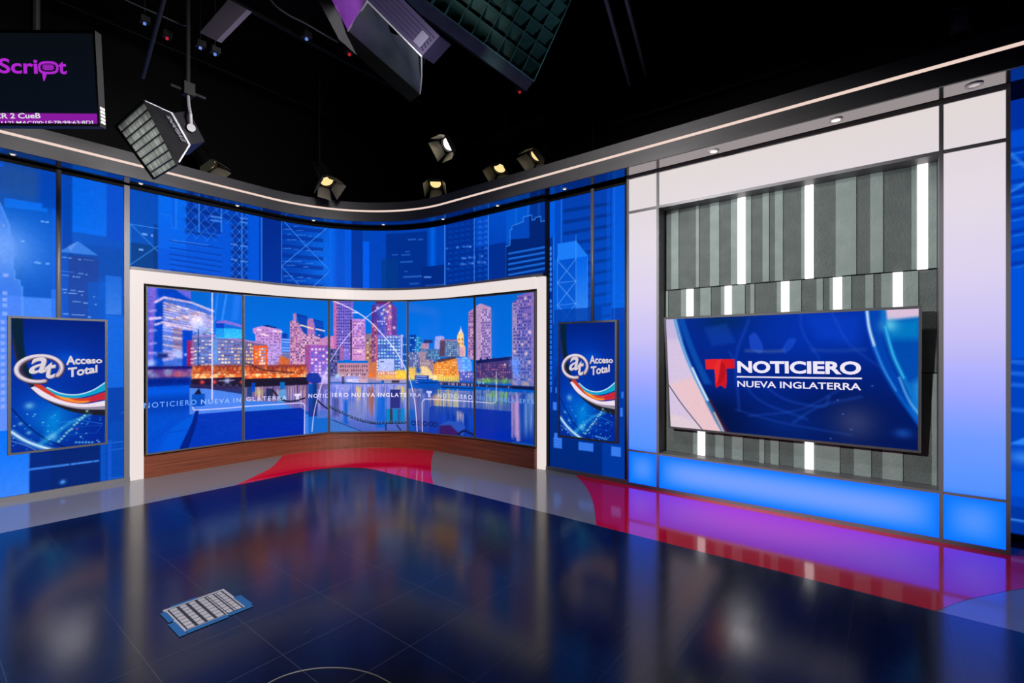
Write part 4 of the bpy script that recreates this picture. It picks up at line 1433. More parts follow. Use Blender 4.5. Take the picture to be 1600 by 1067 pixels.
        c.box(816, 597, 826, 602, (236, 180, 140), 0.7, 0.03)
        water(c, 742, 842, 607, 700, (96, 120, 180), (0, 46, 160))
        c.streaks(744, 606, 840, 660, 90, [(150, 160, 206), (60, 90, 180), (20, 70, 180), (110, 90, 150), (30, 60, 160)], 0.008, 0.024, 0.55)
        c.streaks(756, 607, 792, 640, 30, [(110, 190, 90), (150, 200, 110), (80, 150, 100)], 0.006, 0.016, 0.7)
        c.poly([(742, 638), (800, 643), (800, 700), (742, 700)], (0, 42, 164), 0.9)
        c.box(742, 666, 800, 720, (0, 40, 176), 0.5, 0.1)
        c.streaks(800, 610, 812, 690, 16, [(150, 120, 190), (190, 150, 200), (96, 96, 190)], 0.016, 0.04, 0.6, False)
        c.streaks(812, 612, 838, 690, 26, [(20, 80, 190), (150, 190, 236), (0, 60, 170), (30, 50, 150)], 0.016, 0.04, 0.5)
        c.line(spline([(740, 627.5), (760, 629), (770, 630), (774, 628), (775.5, 622), (775.5, 600), (775.5, 581)], 8), 0.011, (206, 214, 236), 0.85)


def emblem(c, x, y, r, col):
    """two-lobed T emblem, drawn r metres half-wide around a surveyed centre"""
    s, z = c.map(x, y)
    k = lambda u, v: (s + u * r, z + v * r)
    c.poly_m(np.array([k(-1, 1), k(-0.1, 1), k(0.1, 0.72), k(-0.15, 0.35), k(-1, 0.35)]), col)
    c.poly_m(np.array([k(1, 1), k(0.1, 1), k(-0.1, 0.72), k(0.15, 0.35), k(1, 0.35)]), col)
    c.poly_m(np.array([k(-0.15, 0.7), k(0.3, 0.7), k(0.42, 0.2), k(0.42, -1), k(0.0, -0.72), k(-0.42, -1), k(-0.42, 0.2)]), col, 0.9)


PLACE = ['leftmost of the five tall video wall displays, glass office tower and pier', 'second video wall display from the left, orange bridge and stepped twin towers',
         'middle video wall display, white arcs crossing before towers, chain below', 'fourth video wall display from the left, pale clock tower and orange wharf',
         'rightmost of the five tall video wall displays, purple towers over dark water']
TXT = [[('NOTICIERO', 225, 307, 638, 632, 0.055, (96, 160, 246)), ('NUEVA', 314, 359, 631.5, 629.5, 0.052, (150, 186, 250)), ('IN', 364.5, 376.5, 629, 628.5, 0.052, (150, 190, 250))],
       [('GLATERRA', 384.5, 448, 627, 624.5, 0.050, (196, 206, 250)), ('NOTIC', 482, 513, 621.5, 621, 0.050, (226, 224, 250))],
       [('IERO', 519, 544.5, 620, 620, 0.052, (236, 230, 252)), ('NUEVA', 549.5, 586, 620, 620, 0.052, (240, 232, 252)), ('INGLATE', 591, 635.5, 620, 620, 0.052, (240, 234, 250))],
       [('RRA', 641, 658, 619.5, 620, 0.046, (190, 196, 236)), ('NOTICIERO', 684.5, 738, 621, 624, 0.052, (206, 214, 246))],
       [('NUEVA', 746, 775, 624.5, 627, 0.050, (110, 150, 226)), ('INGLATERRA', 777.5, 835.5, 627.3, 631.5, 0.050, (110, 160, 230))]]
for k, (sf, wid) in enumerate(DISP):
    base = sf.pos(wid / 2, 0.0)
    t = thing('video_wall_display', PLACE[k], 'display', (float(base[0]), float(base[1]), ZB), 'tall displays of the curved video wall')
    c = Picture(sf, 0.016, wid - 0.016, ZB + 0.018, ZT - 0.010, 0.0048, (0, 90, 200))
    draw_display(k, c)
    S, Z = np.meshgrid(c.s, c.z)
    sky = np.abs(c.img - np.array([0, 110, 218])).max(-1) < 26
    c.photo_finish(np.where(sky, 0.1, 1.0) * np.where(Z > 0.95, 1.0, 0.3))
    scr = sub(c.build('screen', M['screen'], t, 0.0), t)
    mb = MB()

    def q(s, z, o, sf=sf):
        return tuple(sf.pos(s, z, o))
    g = 0.003
    for s0, s1, z0, z1 in ((g, 0.016, ZB, ZT), (wid - 0.016, wid - g, ZB, ZT), (0.016, wid - 0.016, ZB, ZB + 0.018), (0.016, wid - 0.016, ZT - 0.010, ZT)):
        mb.hexa([q(s0, z0, 0.004), q(s1, z0, 0.004), q(s1, z1, 0.004), q(s0, z1, 0.004)], [q(s0, z0, -0.02), q(s1, z0, -0.02), q(s1, z1, -0.02), q(s0, z1, -0.02)])
    mb.build('bezel', M['bezel'], t)
    mb = MB()
    g = 0.006
    mb.hexa([q(g, ZB, -0.004), q(wid - g, ZB, -0.004), q(wid - g, ZT, -0.004), q(g, ZT, -0.004)], [q(0.04, ZB + 0.05, -0.06), q(wid - 0.04, ZB + 0.05, -0.06), q(wid - 0.04, ZT - 0.05, -0.06), q(0.04, ZT - 0.05, -0.06)])
    mb.build('housing', M['black'], t)
    for word, xa, xb, ya, yb, hh, col in TXT[k]:
        letters('lettering', word, sf, sf.m(xa, ya), sf.m(xb, yb), hh * 1.12, glow('lettering light', col), scr, 0.002, 0.016, spacing=1.3)

# white frame
t = thing('video_wall_frame', 'white glowing portal frame around the curved video wall', 'frame', (3.0, 5.6, 0))
path, nrm = FRAME.plan(0.0)
MB().box((1.446, 6.238, 0.0), (1.557, 6.30, 2.218)).build('post', M['frame_white'], t)
MB().box((4.520, 3.104, 0.0), (4.60, 3.206, 2.218)).build('post', M['frame_white'], t)
s_in0, s_in1 = 1.557 - 1.44, FRAME.L - 0.106
path2, nrm2 = FRAME.plan(0.0, 28, s_in0, s_in1)
MB().sweep(path2, nrm2, -0.10, -0.005, 2.092, 2.218).build('header', M['frame_white'], t)
MB().sweep(path, nrm, -0.10, 0.006, 2.2185, 2.247).build('top_trim', M['trim'], t)
MB().sweep(path2, nrm2, -0.40, -0.101, 2.060, 2.215).build('inner_head', M['black'], t)

# plinth
path3, nrm3 = FRAME.plan(0.0, 28, 1.558 - 1.44, FRAME.L - 0.108)
tag(MB().sweep(path3, nrm3, -0.35, 0.0, 0.0, 0.232).build('plinth', M['wood'], None, (3.0, 5.6, 0)), 'curved reddish wood plinth under the video wall displays', 'plinth')
# ================================================================== PORTRAIT SCREENS
PORT_W, PORT_H = 0.693, 1.250
SILVER = (206, 196, 208)


def portrait(label, sf, base, pole_top, wall_gap):
    """sf: plane whose origin is the lower left front corner"""
    t = thing('portrait_display', label, 'display', base, 'portrait displays beside the video wall')
    lp = Plane((0.55, 6.17, 0.425), (1, 0, 0))                        # the left screen was surveyed; both show one picture

    def sv(x, y):
        return lp.m(x, y)
    c = Picture(sf, 0.020, PORT_W - 0.020, 0.020, PORT_H - 0.020, 0.0042, (0, 42, 150), sv)
    c.box(10, 490, 175, 560, (0, 30, 120), 1, 0, (0, 44, 156))
    c.box(10, 640, 175, 720, (0, 40, 150), 0.8)
    c.dot(105, 560, 0.10, (0, 90, 220), 0.8, 0.6)
    c.dot(80, 560, 0.25, (0, 62, 190), 0.5)
    c.dot(60, 640, 0.22, (0, 80, 206), 0.7)
    c.dot(85, 655, 0.16, (0, 130, 220), 0.7)
    c.poly([(76, 652), (92, 640), (92, 690), (62, 698)], (0, 140, 226), 0.5, 0.04)
    # dark sweep on the left
    c.poly(spline([(18, 494), (20, 530), (27, 565), (42, 596), (50, 606)], 6) + spline([(56, 600), (44, 575), (38, 545), (36, 515), (36, 494)], 6), (6, 34, 52), 0.95, 0.008)
    c.curve([(20, 530), (27, 563), (40, 590), (50, 605)], 0.014, (60, 40, 60), 0.7, 0.01)
    # ribbons
    c.poly(spline([(47, 607), (66, 622), (90, 635), (120, 645), (168, 650)], 6) + spline([(168, 637), (130, 638), (100, 632), (78, 620), (56, 604)], 6), (28, 30, 44), 1)
    c.poly(spline([(48, 606), (66, 621), (92, 632), (125, 639), (168, 640)], 6) + spline([(168, 630), (130, 634), (100, 627), (75, 614), (54, 603)], 6), (150, 140, 160), 1)
    c.poly(spline([(48, 606), (66, 620), (92, 630), (125, 636), (168, 634)], 6) + spline([(168, 625), (130, 631), (100, 625), (75, 612), (53, 604)], 6), (236, 224, 240), 1)
    c.poly(spline([(52, 601), (70, 613), (95, 625), (125, 630), (168, 623)], 6) + spline([(168, 611), (130, 622), (100, 618), (80, 610), (60, 599)], 6), (214, 60, 40), 1)
    c.poly(spline([(86, 618), (100, 625), (125, 629.5), (140, 628)], 6) + spline([(140, 626), (120, 626), (100, 619), (90, 615)], 6), (255, 170, 60), 0.85, 0.01)
    c.poly([(140, 621), (168, 611), (168, 622), (140, 628)], (196, 26, 70), 0.7, 0.02)
    c.poly(spline([(70, 606), (90, 618), (115, 622), (140, 618), (168, 609)], 6) + spline([(168, 595), (145, 609), (120, 616), (95, 614), (74, 605)], 6), (10, 160, 206), 1)
    c.curve([(74, 605.5), (95, 614.5), (120, 616.5), (145, 609.5), (168, 595)], 0.010, (214, 236, 250), 0.95)
    # lower network and streaks
    c.curve([(18, 638), (40, 662), (70, 685), (106, 700)], 0.010, (0, 20, 90), 0.8)
    c.curve([(18, 675), (38, 688), (60, 697), (84, 704)], 0.034, (120, 200, 250), 0.8, 0.03)
    c.curve([(18, 675), (38, 687.5), (60, 696.5), (84, 703)], 0.014, (236, 250, 255), 0.95, 0.01)
    c.curve([(18, 689), (40, 696), (62, 706)], 0.006, (120, 180, 250), 0.7)
    c.line([(60, 695), (82, 680), (110, 660), (140, 648)], 0.02, (90, 220, 250), 0.5, 0.03)
    for _ in range(60):
        x = random.uniform(20, 165)
        y = random.uniform(645, 702)
        c.dot(x, y, random.uniform(0.004, 0.008), random.choice([(90, 200, 250), (60, 150, 250), (160, 230, 255), (0, 110, 230)]), 0.8)
    for k in range(12):
        c.dot(92 + k * 4, 690 - k * 4.2 + random.uniform(-2, 2), 0.010, (170, 240, 220), 0.9)
    for k in range(6):
        c.dot(119 + k * 5, 691, 0.009, (110, 200, 250), 0.9)
    c.dot(120, 670, 0.007, (255, 80, 160), 0.9)
    for x, y, r in ((46, 634, 0.03), (82, 682, 0.03), (45, 676, 0.016), (32, 662, 0.014)):
        c.dot(x, y, r, (130, 200, 236), 0.7)
    c.line([(92, 660), (130, 657), (160, 662)], 0.006, (40, 140, 236), 0.7)
    c.line([(100, 668), (160, 664), (150, 676), (102, 680)], 0.005, (30, 110, 226), 0.5)
    # round logo ring
    sx, sz = sv(62, 576)
    for w, col, dx, dz in ((0.042, (70, 40, 60), 0.004, -0.006), (0.036, (150, 140, 158), 0, 0), (0.022, (226, 214, 226), -0.003, 0.004)):
        c.ring(sx + dx, sz + dz, 0.150, 0.118, w, col, 1, 0.12, a0=-0.75, a1=2 * PI - 1.45, metric=True)
    c.ring(sx + 0.012, sz - 0.004, 0.128, 0.100, 0.006, (120, 50, 60), 0.6, 0.12, metric=True)
    c.noise(0.03, 1)
    scr = sub(c.build('screen', M['screen'], t, 0.001), t)
    lm = glow('logo silver', (214, 204, 214), 1.0)
    ls = glow('logo shade', (96, 92, 118), 1.0)
    for mat, off, d in ((ls, 0.002, 0.006), (lm, 0.0035, 0.0)):
        nm = 'logo_shade' if mat is ls else 'logo_lettering'
        a, b = sv(45, 584), sv(73, 581.5)
        letters(nm, 'a', sf, (a[0] + d, a[1] - d), (b[0] + d, b[1] - d), 0.225, mat, scr, off, 0.012, 0.25)
        a, b = sv(69.5, 592), sv(87, 589.5)
        letters(nm, 't', sf, (a[0] + d, a[1] - d), (b[0] + d, b[1] - d), 0.190, mat, scr, off, 0.02, 0.15)
        a, b = sv(103, 570), sv(159.5, 567)
        letters(nm, 'Acceso', sf, (a[0] + d * .6, a[1] - d * .6), (b[0] + d * .6, b[1] - d * .6), (0.094, 0.056), mat, scr, off, 0.03)
        a, b = sv(106, 590), sv(152, 581.5)
        letters(nm, 'Total', sf, (a[0] + d * .6, a[1] - d * .6), (b[0] + d * .6, b[1] - d * .6), (0.100, 0.078), mat, scr, off, 0.03)

    def q(s, z, o):
        return tuple(sf.pos(s, z, o))
    mb = MB()
    for s0, s1, z0, z1 in ((0, 0.020, 0, PORT_H), (PORT_W - 0.020, PORT_W, 0, PORT_H), (0.020, PORT_W - 0.020, 0, 0.020), (0.020, PORT_W - 0.020, PORT_H - 0.020, PORT_H)):
        mb.hexa([q(s0, z0, 0.006), q(s1, z0, 0.006), q(s1, z1, 0.006), q(s0, z1, 0.006)], [q(s0, z0, -0.05), q(s1, z0, -0.05), q(s1, z1, -0.05), q(s0, z1, -0.05)])
    mb.build('bezel', M['bezel'], t)
    mb = MB()
    e = 0.0205
    mb.hexa([q(e, e, -0.003), q(PORT_W - e, e, -0.003), q(PORT_W - e, PORT_H - e, -0.003), q(e, PORT_H - e, -0.003)], [q(e, e, -0.052), q(PORT_W - e, e, -0.052), q(PORT_W - e, PORT_H - e, -0.052), q(e, PORT_H - e, -0.052)])
    mb.build('back_cover', M['black'], t)
    mb = MB()
    mb.hexa([q(0.2, 0.4, -0.052), q(0.5, 0.4, -0.052), q(0.5, 0.85, -0.052), q(0.2, 0.85, -0.052)], [q(0.2, 0.4, -wall_gap), q(0.5, 0.4, -wall_gap), q(0.5, 0.85, -wall_gap), q(0.2, 0.85, -wall_gap)])
    mb.build('wall_bracket', M['black_metal'], t)
    p = sf.pos(0.344, 0.9, -(wall_gap - 0.018))
    MB().tube([(p[0], p[1], p[2]), (p[0], p[1], pole_top)], 0.020, 14).build('mount_pole', M['trim'], t, smooth=True)
    return t


portrait('portrait screen with swirl logo on the left wall, left of the white portal frame', Plane((0.55, 6.17, 0.425), (1, 0, 0)), (0.9, 6.17, 0.425), 3.098, 0.095)
portrait('portrait screen with swirl logo on the right wall, between portal frame and light panels', Plane((4.42, 2.843, 0.425), (0, -1, 0)), (4.42, 2.5, 0.425), 3.098, 0.149)

# ================================================================== LIGHT PANEL WALL
LX = 4.545
t = thing('lightbox_wall', 'large frame of glowing panels, white above and blue below, around the grey textured wall', 'light panel wall', (LX, 0.73, 0))
RAMP = [(0.0, (4, 120, 255)), (0.30, (10, 124, 255)), (0.40, (84, 146, 255)), (0.75, (112, 154, 255)), (1.05, (158, 166, 250)), (1.45, (200, 192, 246)), (1.9, (220, 210, 240)),
        (2.4, (228, 219, 230)), (2.77, (226, 217, 222)), (3.2, (226, 216, 213))]
lw = Plane((LX, 0, 0), (0, -1, 0))


def ramp(z):
    zs = [r[0] for r in RAMP]
    return np.stack([np.interp(z, zs, [r[1][k] for r in RAMP]) for k in range(3)], -1)


def light_panel(ya, yb, z0, z1, label, low=False):
    c = Picture(lw, -ya, -yb, z0, z1, 0.02, (0, 0, 0))
    S, Z = np.meshgrid(c.s, c.z)
    c.img[:] = ramp(Z)
    if low:     # blue LEDs are strongest in the middle of these boxes
        u = (S - c.s[0]) / (c.s[-1] - c.s[0]) * 2 - 1
        v = (Z - z0) / (z1 - z0) * 2 - 1
        wide = (c.s[-1] - c.s[0]) > 1
        g = (1 - np.abs(u) ** (10 if wide else 2)) * (1 - np.abs(v) ** 2)
        g = np.clip(g, 0, 1)[..., None] * (1.0 if wide else 0.7)
        c.img[:] = np.array((0, 118, 255)) * (1 - g) + np.array((112, 158, 255)) * g
    # the blue emitters are far brighter than the picture can show
    bb = np.ones(c.img.shape)
    bb[..., 2] = np.interp(Z, [0.0, 0.36, 0.8, 1.3], [3.0, 2.6, 1.7, 1.0])
    o = c.build('light_panel', M['lightpanel'], t, 0.0, bb)
    o['label'] = label
    return o


YA, YB, YC, YD = 2.098, 1.775, -0.287, -0.630
cols = ((YA - 0.020, YB + 0.012), (YB - 0.012, YC + 0.012), (YC - 0.012, YD + 0.022))
for ci, (ya, yb) in enumerate(cols):
    side = ('left', 'middle', 'right')[ci]
    light_panel(ya, yb, 0.030, 0.345, 'blue glowing panel at the bottom %s' % side, True)
    light_panel(ya, yb, 2.777, 3.100, 'white glowing panel at the top %s' % side)
    if ci != 1:
        light_panel(ya, yb, 0.365, 2.752, 'tall %s panel fading from white to blue' % side)
mb = MB()
for ya, yb in ((YA, YA - 0.020), (YD, YD + 0.022)):
    mb.box((LX - 0.012, ya, 0.0), (LX + 0.36, yb, 3.135))
mb.build('outer_upright', M['trim'], t)
mb = MB()
for y in (YB, YC):
    mb.box((LX - 0.012, y - 0.012, 0.0), (LX + 0.16, y + 0.012, 3.135))
mb.build('inner_upright', M['trim'], t)
mb = MB()
for z0, z1 in ((0.0, 0.030), (0.345, 0.365), (2.752, 2.777), (3.100, 3.135)):
    for ci, (ya, yb) in enumerate(cols):
        deep = 0.155 if (ci == 1 and 0.2 < z0 < 3) else 0.05
        mb.box((LX - 0.010, ya, z0), (LX + deep, yb, z1))
mb.build('cross_rail', M['trim'], t)
mb = MB()
for ya, yb in ((YA - 0.020, YB + 0.012), (YC - 0.012, YD + 0.022)):
    mb.box((LX + 0.05, ya, 0.0), (LX + 0.08, yb, 3.13))
mb.box((LX + 0.05, YB - 0.012, 0.0), (LX + 0.08, YC + 0.012, 0.345))
mb.box((LX + 0.05, YB - 0.012, 2.777), (LX + 0.08, YC + 0.012, 3.13))
mb.build('panel_back', M['black'], t)

# ---- grey textured feature wall inside the recess
t = thing('feature_wall', 'grey green textured plank wall with upright light bars behind the large television', 'wall feature', (4.72, 0.73, 0.365))
rows = [
    (1.965, 2.80, [1.80, 1.755, 1.685, 1.612, 1.448, 1.419, 1.32, 1.236, 1.136, (1.077, 1.013), 0.966, 0.876, 0.824, 0.779, 0.717, 0.583, (0.556, 0.495), 0.343, 0.206, 0.12, 0.039, -0.127, (-0.161, -0.222), -0.30]),
    (0.36, 1.955, [1.80, 1.755, 1.715, 1.589, (1.535, 1.473), 1.407, 1.311, 1.222, (1.188, 1.129), 1.018, 0.974, 0.94, 0.765, (0.73, 0.67), 0.583, 0.474, 0.429, 0.385, (0.359, 0.30), 0.239, 0.15, 0.098, 0.052, (-0.019, -0.079), -0.168, -0.30]),
]
lower = [1.80, 1.475, (1.43, 1.365), 1.272, 1.194, 1.127, 1.035, 0.902, 0.861, 0.814, 0.749, 0.637, 0.556, (0.556, 0.494), 0.314, 0.223, 0.112, 0.045, -0.079, -0.241, -0.30]
rows[1] = (1.20, 1.955, rows[1][2])
rows.append((0.36, 1.192, lower))
K = 4.70 / 4.66
random.seed(21)
SHADES = ['DDLDLDLDLLDLDLDLDLDLDLL', 'DLDLDLDLLDLDLLDLDLLDLDLLD', 'DLDLDLDLDLDLLDLDLDL']   # dark and light planks, left to right; first top one darkened for shadow
for ri, (z0, z1, xs) in enumerate(rows):
    flatx = []
    for v in xs:
        flatx += list(v) if isinstance(v, tuple) else [v]
    bars = [v for v in xs if isinstance(v, tuple)]
    flatx = sorted(set(flatx), reverse=True)
    seq = iter(SHADES[ri])
    zs0, zs1 = EYE + (z0 - EYE) * K, EYE + (z1 - EYE) * K
    if ri == 2:
        zs0 = 0.366
    if ri == 0:
        zs1 = 2.751
    for a, b in zip(flatx[:-1], flatx[1:]):
        ya, yb = min(a * K, YB - 0.014), max(b * K, YC + 0.014)
        if any(abs(a - p[0]) < 1e-6 and abs(b - p[1]) < 1e-6 for p in bars):
            MB().box((4.688, ya, zs0), (4.725, yb, zs1)).build('light_bar', M['bar'], t)
        else:
            shade = next(seq, 'L') == 'D'
            if ya - yb < 0.004:
                continue
            d = 0.010 if shade else 0.0
            MB().box((4.695 + d, ya - 0.0006, zs0), (4.725, yb + 0.0006, zs1)).build('plank', M['stone_dark'] if shade else M['stone_light'], t)
MB().box((4.726, YB - 0.014, 0.366), (4.75, YC + 0.014, 2.751)).build('backing_board', M['black'], t)

# ---- the large television
tl = np.array([4.47, 1.684, 1.678])
bl = np.array([4.60, 1.690, 0.610])
tr = np.array([4.47, -0.184, 1.678])
TVW = 1.868
up = tl - bl
TVH = float(np.linalg.norm([up[0], 0, up[2]]))
tvp = Plane((4.60, 1.687, 0.610), (0, -1, 0), (up[0], 0, up[2]))
t = thing('television', 'large wide television with news title, hung tilted before the grey textured wall', 'television', (4.60, 0.75, 0.610))
c = Picture(tvp, 0.018, TVW - 0.018, 0.018, TVH - 0.018, 0.0038, (0, 34, 130))
c.box(1030, 470, 1450, 600, (0, 44, 152), 1, 0, (0, 34, 132))
c.box(1030, 590, 1450, 710, (0, 36, 140), 1, 0.1, (0, 18, 80))
c.dot(1270, 520, 0.42, (0, 56, 196), 0.55, 0.6)
c.dot(1130, 500, 0.22, (0, 40, 96), 0.8, 0.5)
c.dot(1120, 650, 0.26, (0, 16, 60), 0.8, 0.8)
c.dot(1240, 660, 0.3, (4, 50, 150), 0.5, 0.6)
c.dot(1340, 640, 0.4, (0, 20, 80), 0.7, 0.7)
c.poly([(1100, 512), (1135, 506), (1150, 535), (1112, 541)], (20, 80, 190), 0.35, 0.03)
c.poly(spline([(1170, 525), (1180, 520), (1192, 540), (1188, 552), (1172, 545)], 6), (40, 90, 226), 0.5, 0.01)
c.poly(spline([(1222, 545), (1232, 530), (1244, 530), (1236, 545), (1226, 553)], 6), (30, 84, 220), 0.5, 0.01)
c.poly([(1255, 490), (1350, 490), (1340, 540), (1280, 530)], (10, 70, 216), 0.4, 0.08)
for pts, w in (([(1170, 500), (1150, 560), (1155, 640)], 0.02), ([(1250, 485), (1255, 520), (1280, 560)], 0.014), ([(1190, 600), (1230, 625), (1285, 635), (1295, 620)], 0.018), ([(1150, 640), (1220, 660), (1330, 680)], 0.012),
               ([(1240, 660), (1280, 635), (1345, 620)], 0.02), ([(1300, 490), (1330, 540), (1400, 590)], 0.012), ([(1140, 550), (1180, 620), (1260, 655)], 0.016), ([(1170, 650), (1250, 640), (1310, 610)], 0.014)):
    c.curve(pts, w, (40, 100, 230), 0.28, 0.02)
c.curve([(1166, 548), (1200, 549), (1224, 548)], 0.024, (120, 130, 170), 0.35, 0.02)
c.curve([(1270, 547), (1310, 548), (1350, 546)], 0.02, (70, 110, 180), 0.3, 0.03)
c.dot(1335, 660, 0.14, (96, 90, 120), 0.45)
c.dot(1411, 677, 0.05, (20, 76, 170), 0.8, 0.7)
for x, y in ((1309, 625), (1317, 647), (1298, 685), (1330, 671), (1363, 603)):
    c.dot(x, y, 0.006, (80, 120, 220), 0.8)
# left pale sweep
ec = spline([(1054, 494), (1062, 525), (1074, 560), (1092, 600), (1112, 640), (1133, 680)], 8)
c.poly([(1030, 490)] + ec + [(1030, 680)], (214, 196, 226))
c.poly([(1030, 490), (1054, 494), (1064, 530), (1030, 530)], (196, 182, 222), 0.9, 0.05)
c.poly([(1046, 600), (1080, 590), (1092, 600), (1112, 640), (1133, 680), (1100, 676)], (238, 196, 200), 0.85, 0.05)
c.poly([(1030, 640), (1090, 660), (1100, 690), (1030, 690)], (226, 206, 214), 0.9, 0.04)
c.curve([(1044, 600), (1066, 632), (1098, 672)], 0.010, (70, 60, 80), 0.9)
c.curve([(1108, 628), (1122, 655), (1138, 680)], 0.05, (86, 20, 40), 0.7, 0.03)
c.line(ec, 0.030, (24, 130, 206), 0.85, 0.015)
c.line(ec[:30], 0.012, (150, 180, 230), 0.9, 0.008)
c.curve([(1082, 575), (1094, 601), (1106, 625)], 0.016, (220, 244, 255), 0.95, 0.01)
c.curve([(1116, 645), (1124, 661), (1133, 680)], 0.016, (246, 190, 170), 0.8, 0.01)
c.poly(spline([(1058, 494), (1068, 525), (1082, 560), (1100, 600)], 6) + spline([(1112, 600), (1092, 560), (1078, 525), (1068, 494)], 6), (10, 96, 190), 0.6, 0.02)
# right glass arcs
c.poly(spline([(1353, 480), (1358, 515), (1370, 555), (1394, 600), (1440, 670)], 8) + spline([(1440, 640), (1405, 590), (1386, 550), (1378, 515), (1377, 480)], 8), (0, 70, 178), 0.85, 0.02)
c.poly([(1382, 478), (1440, 474), (1440, 500), (1386, 506)], (220, 192, 218), 1, 0.02)
c.poly([(1384, 501), (1440, 495), (1440, 640), (1415, 600), (1392, 555)], (0, 76, 176), 0.95, 0.02)
c.poly([(1386, 503), (1440, 497), (1440, 530), (1390, 530)], (0, 130, 200), 0.8, 0.06)
c.dot(1389, 508, 0.05, (110, 206, 236), 0.8)
c.poly([(1425, 600), (1440, 590), (1440, 660), (1425, 640)], (40, 150, 226), 0.8, 0.06)
c.curve([(1354, 480), (1358, 513), (1369, 550), (1394, 602), (1440, 668)], 0.022, (0, 96, 206), 0.9, 0.02)
c.curve([(1354, 480), (1358, 512), (1366, 540)], 0.016, (210, 226, 250), 0.95, 0.01)
c.curve([(1366, 540), (1380, 575), (1400, 610)], 0.010, (70, 150, 226), 0.8, 0.01)
c.curve([(1379, 480), (1382, 510), (1394, 552), (1412, 592), (1440, 645)], 0.028, (10, 120, 206), 0.9, 0.02)
c.curve([(1383, 510), (1396, 555), (1412, 590)], 0.012, (60, 190, 236), 0.9, 0.01)
c.curve([(1405, 590), (1420, 625), (1440, 652)], 0.012, (110, 190, 246), 0.8, 0.01)
# red two-lobed T
c.poly([(1101.5, 561.5), (1124, 561), (1130, 564), (1122, 577), (1103, 577)], (226, 34, 40))
c.poly([(1126, 561), (1147.5, 561), (1148, 575.5), (1132, 576), (1122, 566)], (214, 24, 36))
c.poly(spline([(1117, 576), (1118, 604.5), (1126, 602), (1134.5, 606), (1135, 576), (1128, 563), (1120, 568)], 3), (206, 22, 34))
c.poly(spline([(1116, 577), (1119, 566), (1128, 561), (1126.5, 575), (1124, 590), (1119, 600)], 5), (236, 44, 46), 0.95)
c.poly(spline([(1127, 562), (1133, 574), (1131, 592), (1122, 600), (1124, 580)], 5), (176, 14, 28), 0.8)
c.line([tuple(tvp.m(1152, 588.7)), tuple(tvp.m(1345.5, 591.3))], 0.0125, (238, 232, 250), 1, metric=True)
c.noise(0.02, 1)
scr = sub(c.build('screen', M['screen'], t, 0.0), t)
wl = glow('title light', (236, 230, 248), 1.0)
letters('title_lettering', 'NOTICIERO', tvp, tvp.m(1152.5, 582), tvp.m(1345.5, 585.2), 0.108, wl, scr, 0.003, 0.038)
letters('title_lettering', 'NUEVA INGLATERRA', tvp, tvp.m(1152.5, 604.3), tvp.m(1345.5, 609.6), 0.058, wl, scr, 0.003, 0.016)


def q(s, z, o):
    return tuple(tvp.pos(s, z, o))


mb = MB()
for s0, s1, z0, z1 in ((0, 0.018, 0, TVH), (TVW - 0.018, TVW, 0, TVH), (0.018, TVW - 0.018, 0, 0.018), (0.018, TVW - 0.018, TVH - 0.018, TVH)):
    mb.hexa([q(s0, z0, 0.006), q(s1, z0, 0.006), q(s1, z1, 0.006), q(s0, z1, 0.006)], [q(s0, z0, -0.045), q(s1, z0, -0.045), q(s1, z1, -0.045), q(s0, z1, -0.045)])
mb.build('bezel', M['bezel'], t)
mb = MB()
e = 0.0185
mb.hexa([q(e, e, -0.003), q(TVW - e, e, -0.003), q(TVW - e, TVH - e, -0.003), q(e, TVH - e, -0.003)], [q(e, e, -0.046), q(TVW - e, e, -0.046), q(TVW - e, TVH - e, -0.046), q(e, TVH - e, -0.046)])
mb.build('back_cover', M['black'], t)
mb = MB()
mb.hexa([q(0.6, 0.3, -0.046), q(1.25, 0.3, -0.046), q(1.25, 0.8, -0.046), q(0.6, 0.8, -0.046)], [(4.685, 1.687 - 0.6, 0.95), (4.685, 1.687 - 1.25, 0.95), (4.685, 1.687 - 1.25, 1.4), (4.685, 1.687 - 0.6, 1.4)])
mb.build('wall_bracket', M['black_metal'], t)

# ================================================================== CANOPY
t = thing('canopy', 'grey curved canopy fascia with a thin white light line over the set walls', 'canopy', (2.7, 4.5, 3.1))
cp, cn = CANOPY.plan(0.0, 36)
ZC = 3.10
MB().sweep(cp, cn, -0.02, 0.0, ZC, 3.224).build('fascia', M['fascia'], t, smooth=False)
MB().sweep(cp, cn, -0.02, 0.0, 3.250, 3.352).build('fascia', M['fascia'], t)
MB().sweep(cp, cn, -0.02, -0.004, 3.224, 3.250).build('light_line', M['led'], t)
# the soffit runs back to a dark gap before the walls
inner = Curve((2.80, 4.56), 1.63, -0.60, -1.60)
ip, inn = inner.plan(0.0, 36)
n = len(cp)
vs, fs = [], []
for (x0, y0), (x1, y1) in zip([(p[0] - q_[0] * 0.02, p[1] - q_[1] * 0.02) for p, q_ in zip(cp, cn)], ip):
    vs += [(x0, y0, ZC + 0.001), (x1, y1, ZC + 0.001), (x1, y1, ZC + 0.019), (x0, y0, ZC + 0.019)]
for i in range(n - 1):
    for k in range(4):
        a, b = i * 4 + k, i * 4 + (k + 1) % 4
        fs.append((a, b, b + 4, a + 4))
fs += [(3, 2, 1, 0), tuple((n - 1) * 4 + k for k in range(4))]
MB().add(vs, fs).build('soffit_board', M['soffit'], t)
MB().sweep(cp, cn, -0.30, -0.02, 3.335, 3.352).build('top_board', M['black'], t)
outer = Curve((2.87, 4.63), 1.72, -0.60, -1.60)
op, on = outer.plan(0.0, 36)
MB().sweep(op, on, -0.42, 0.05, 3.16, 3.20).build('gap_lid', M['black'], t)

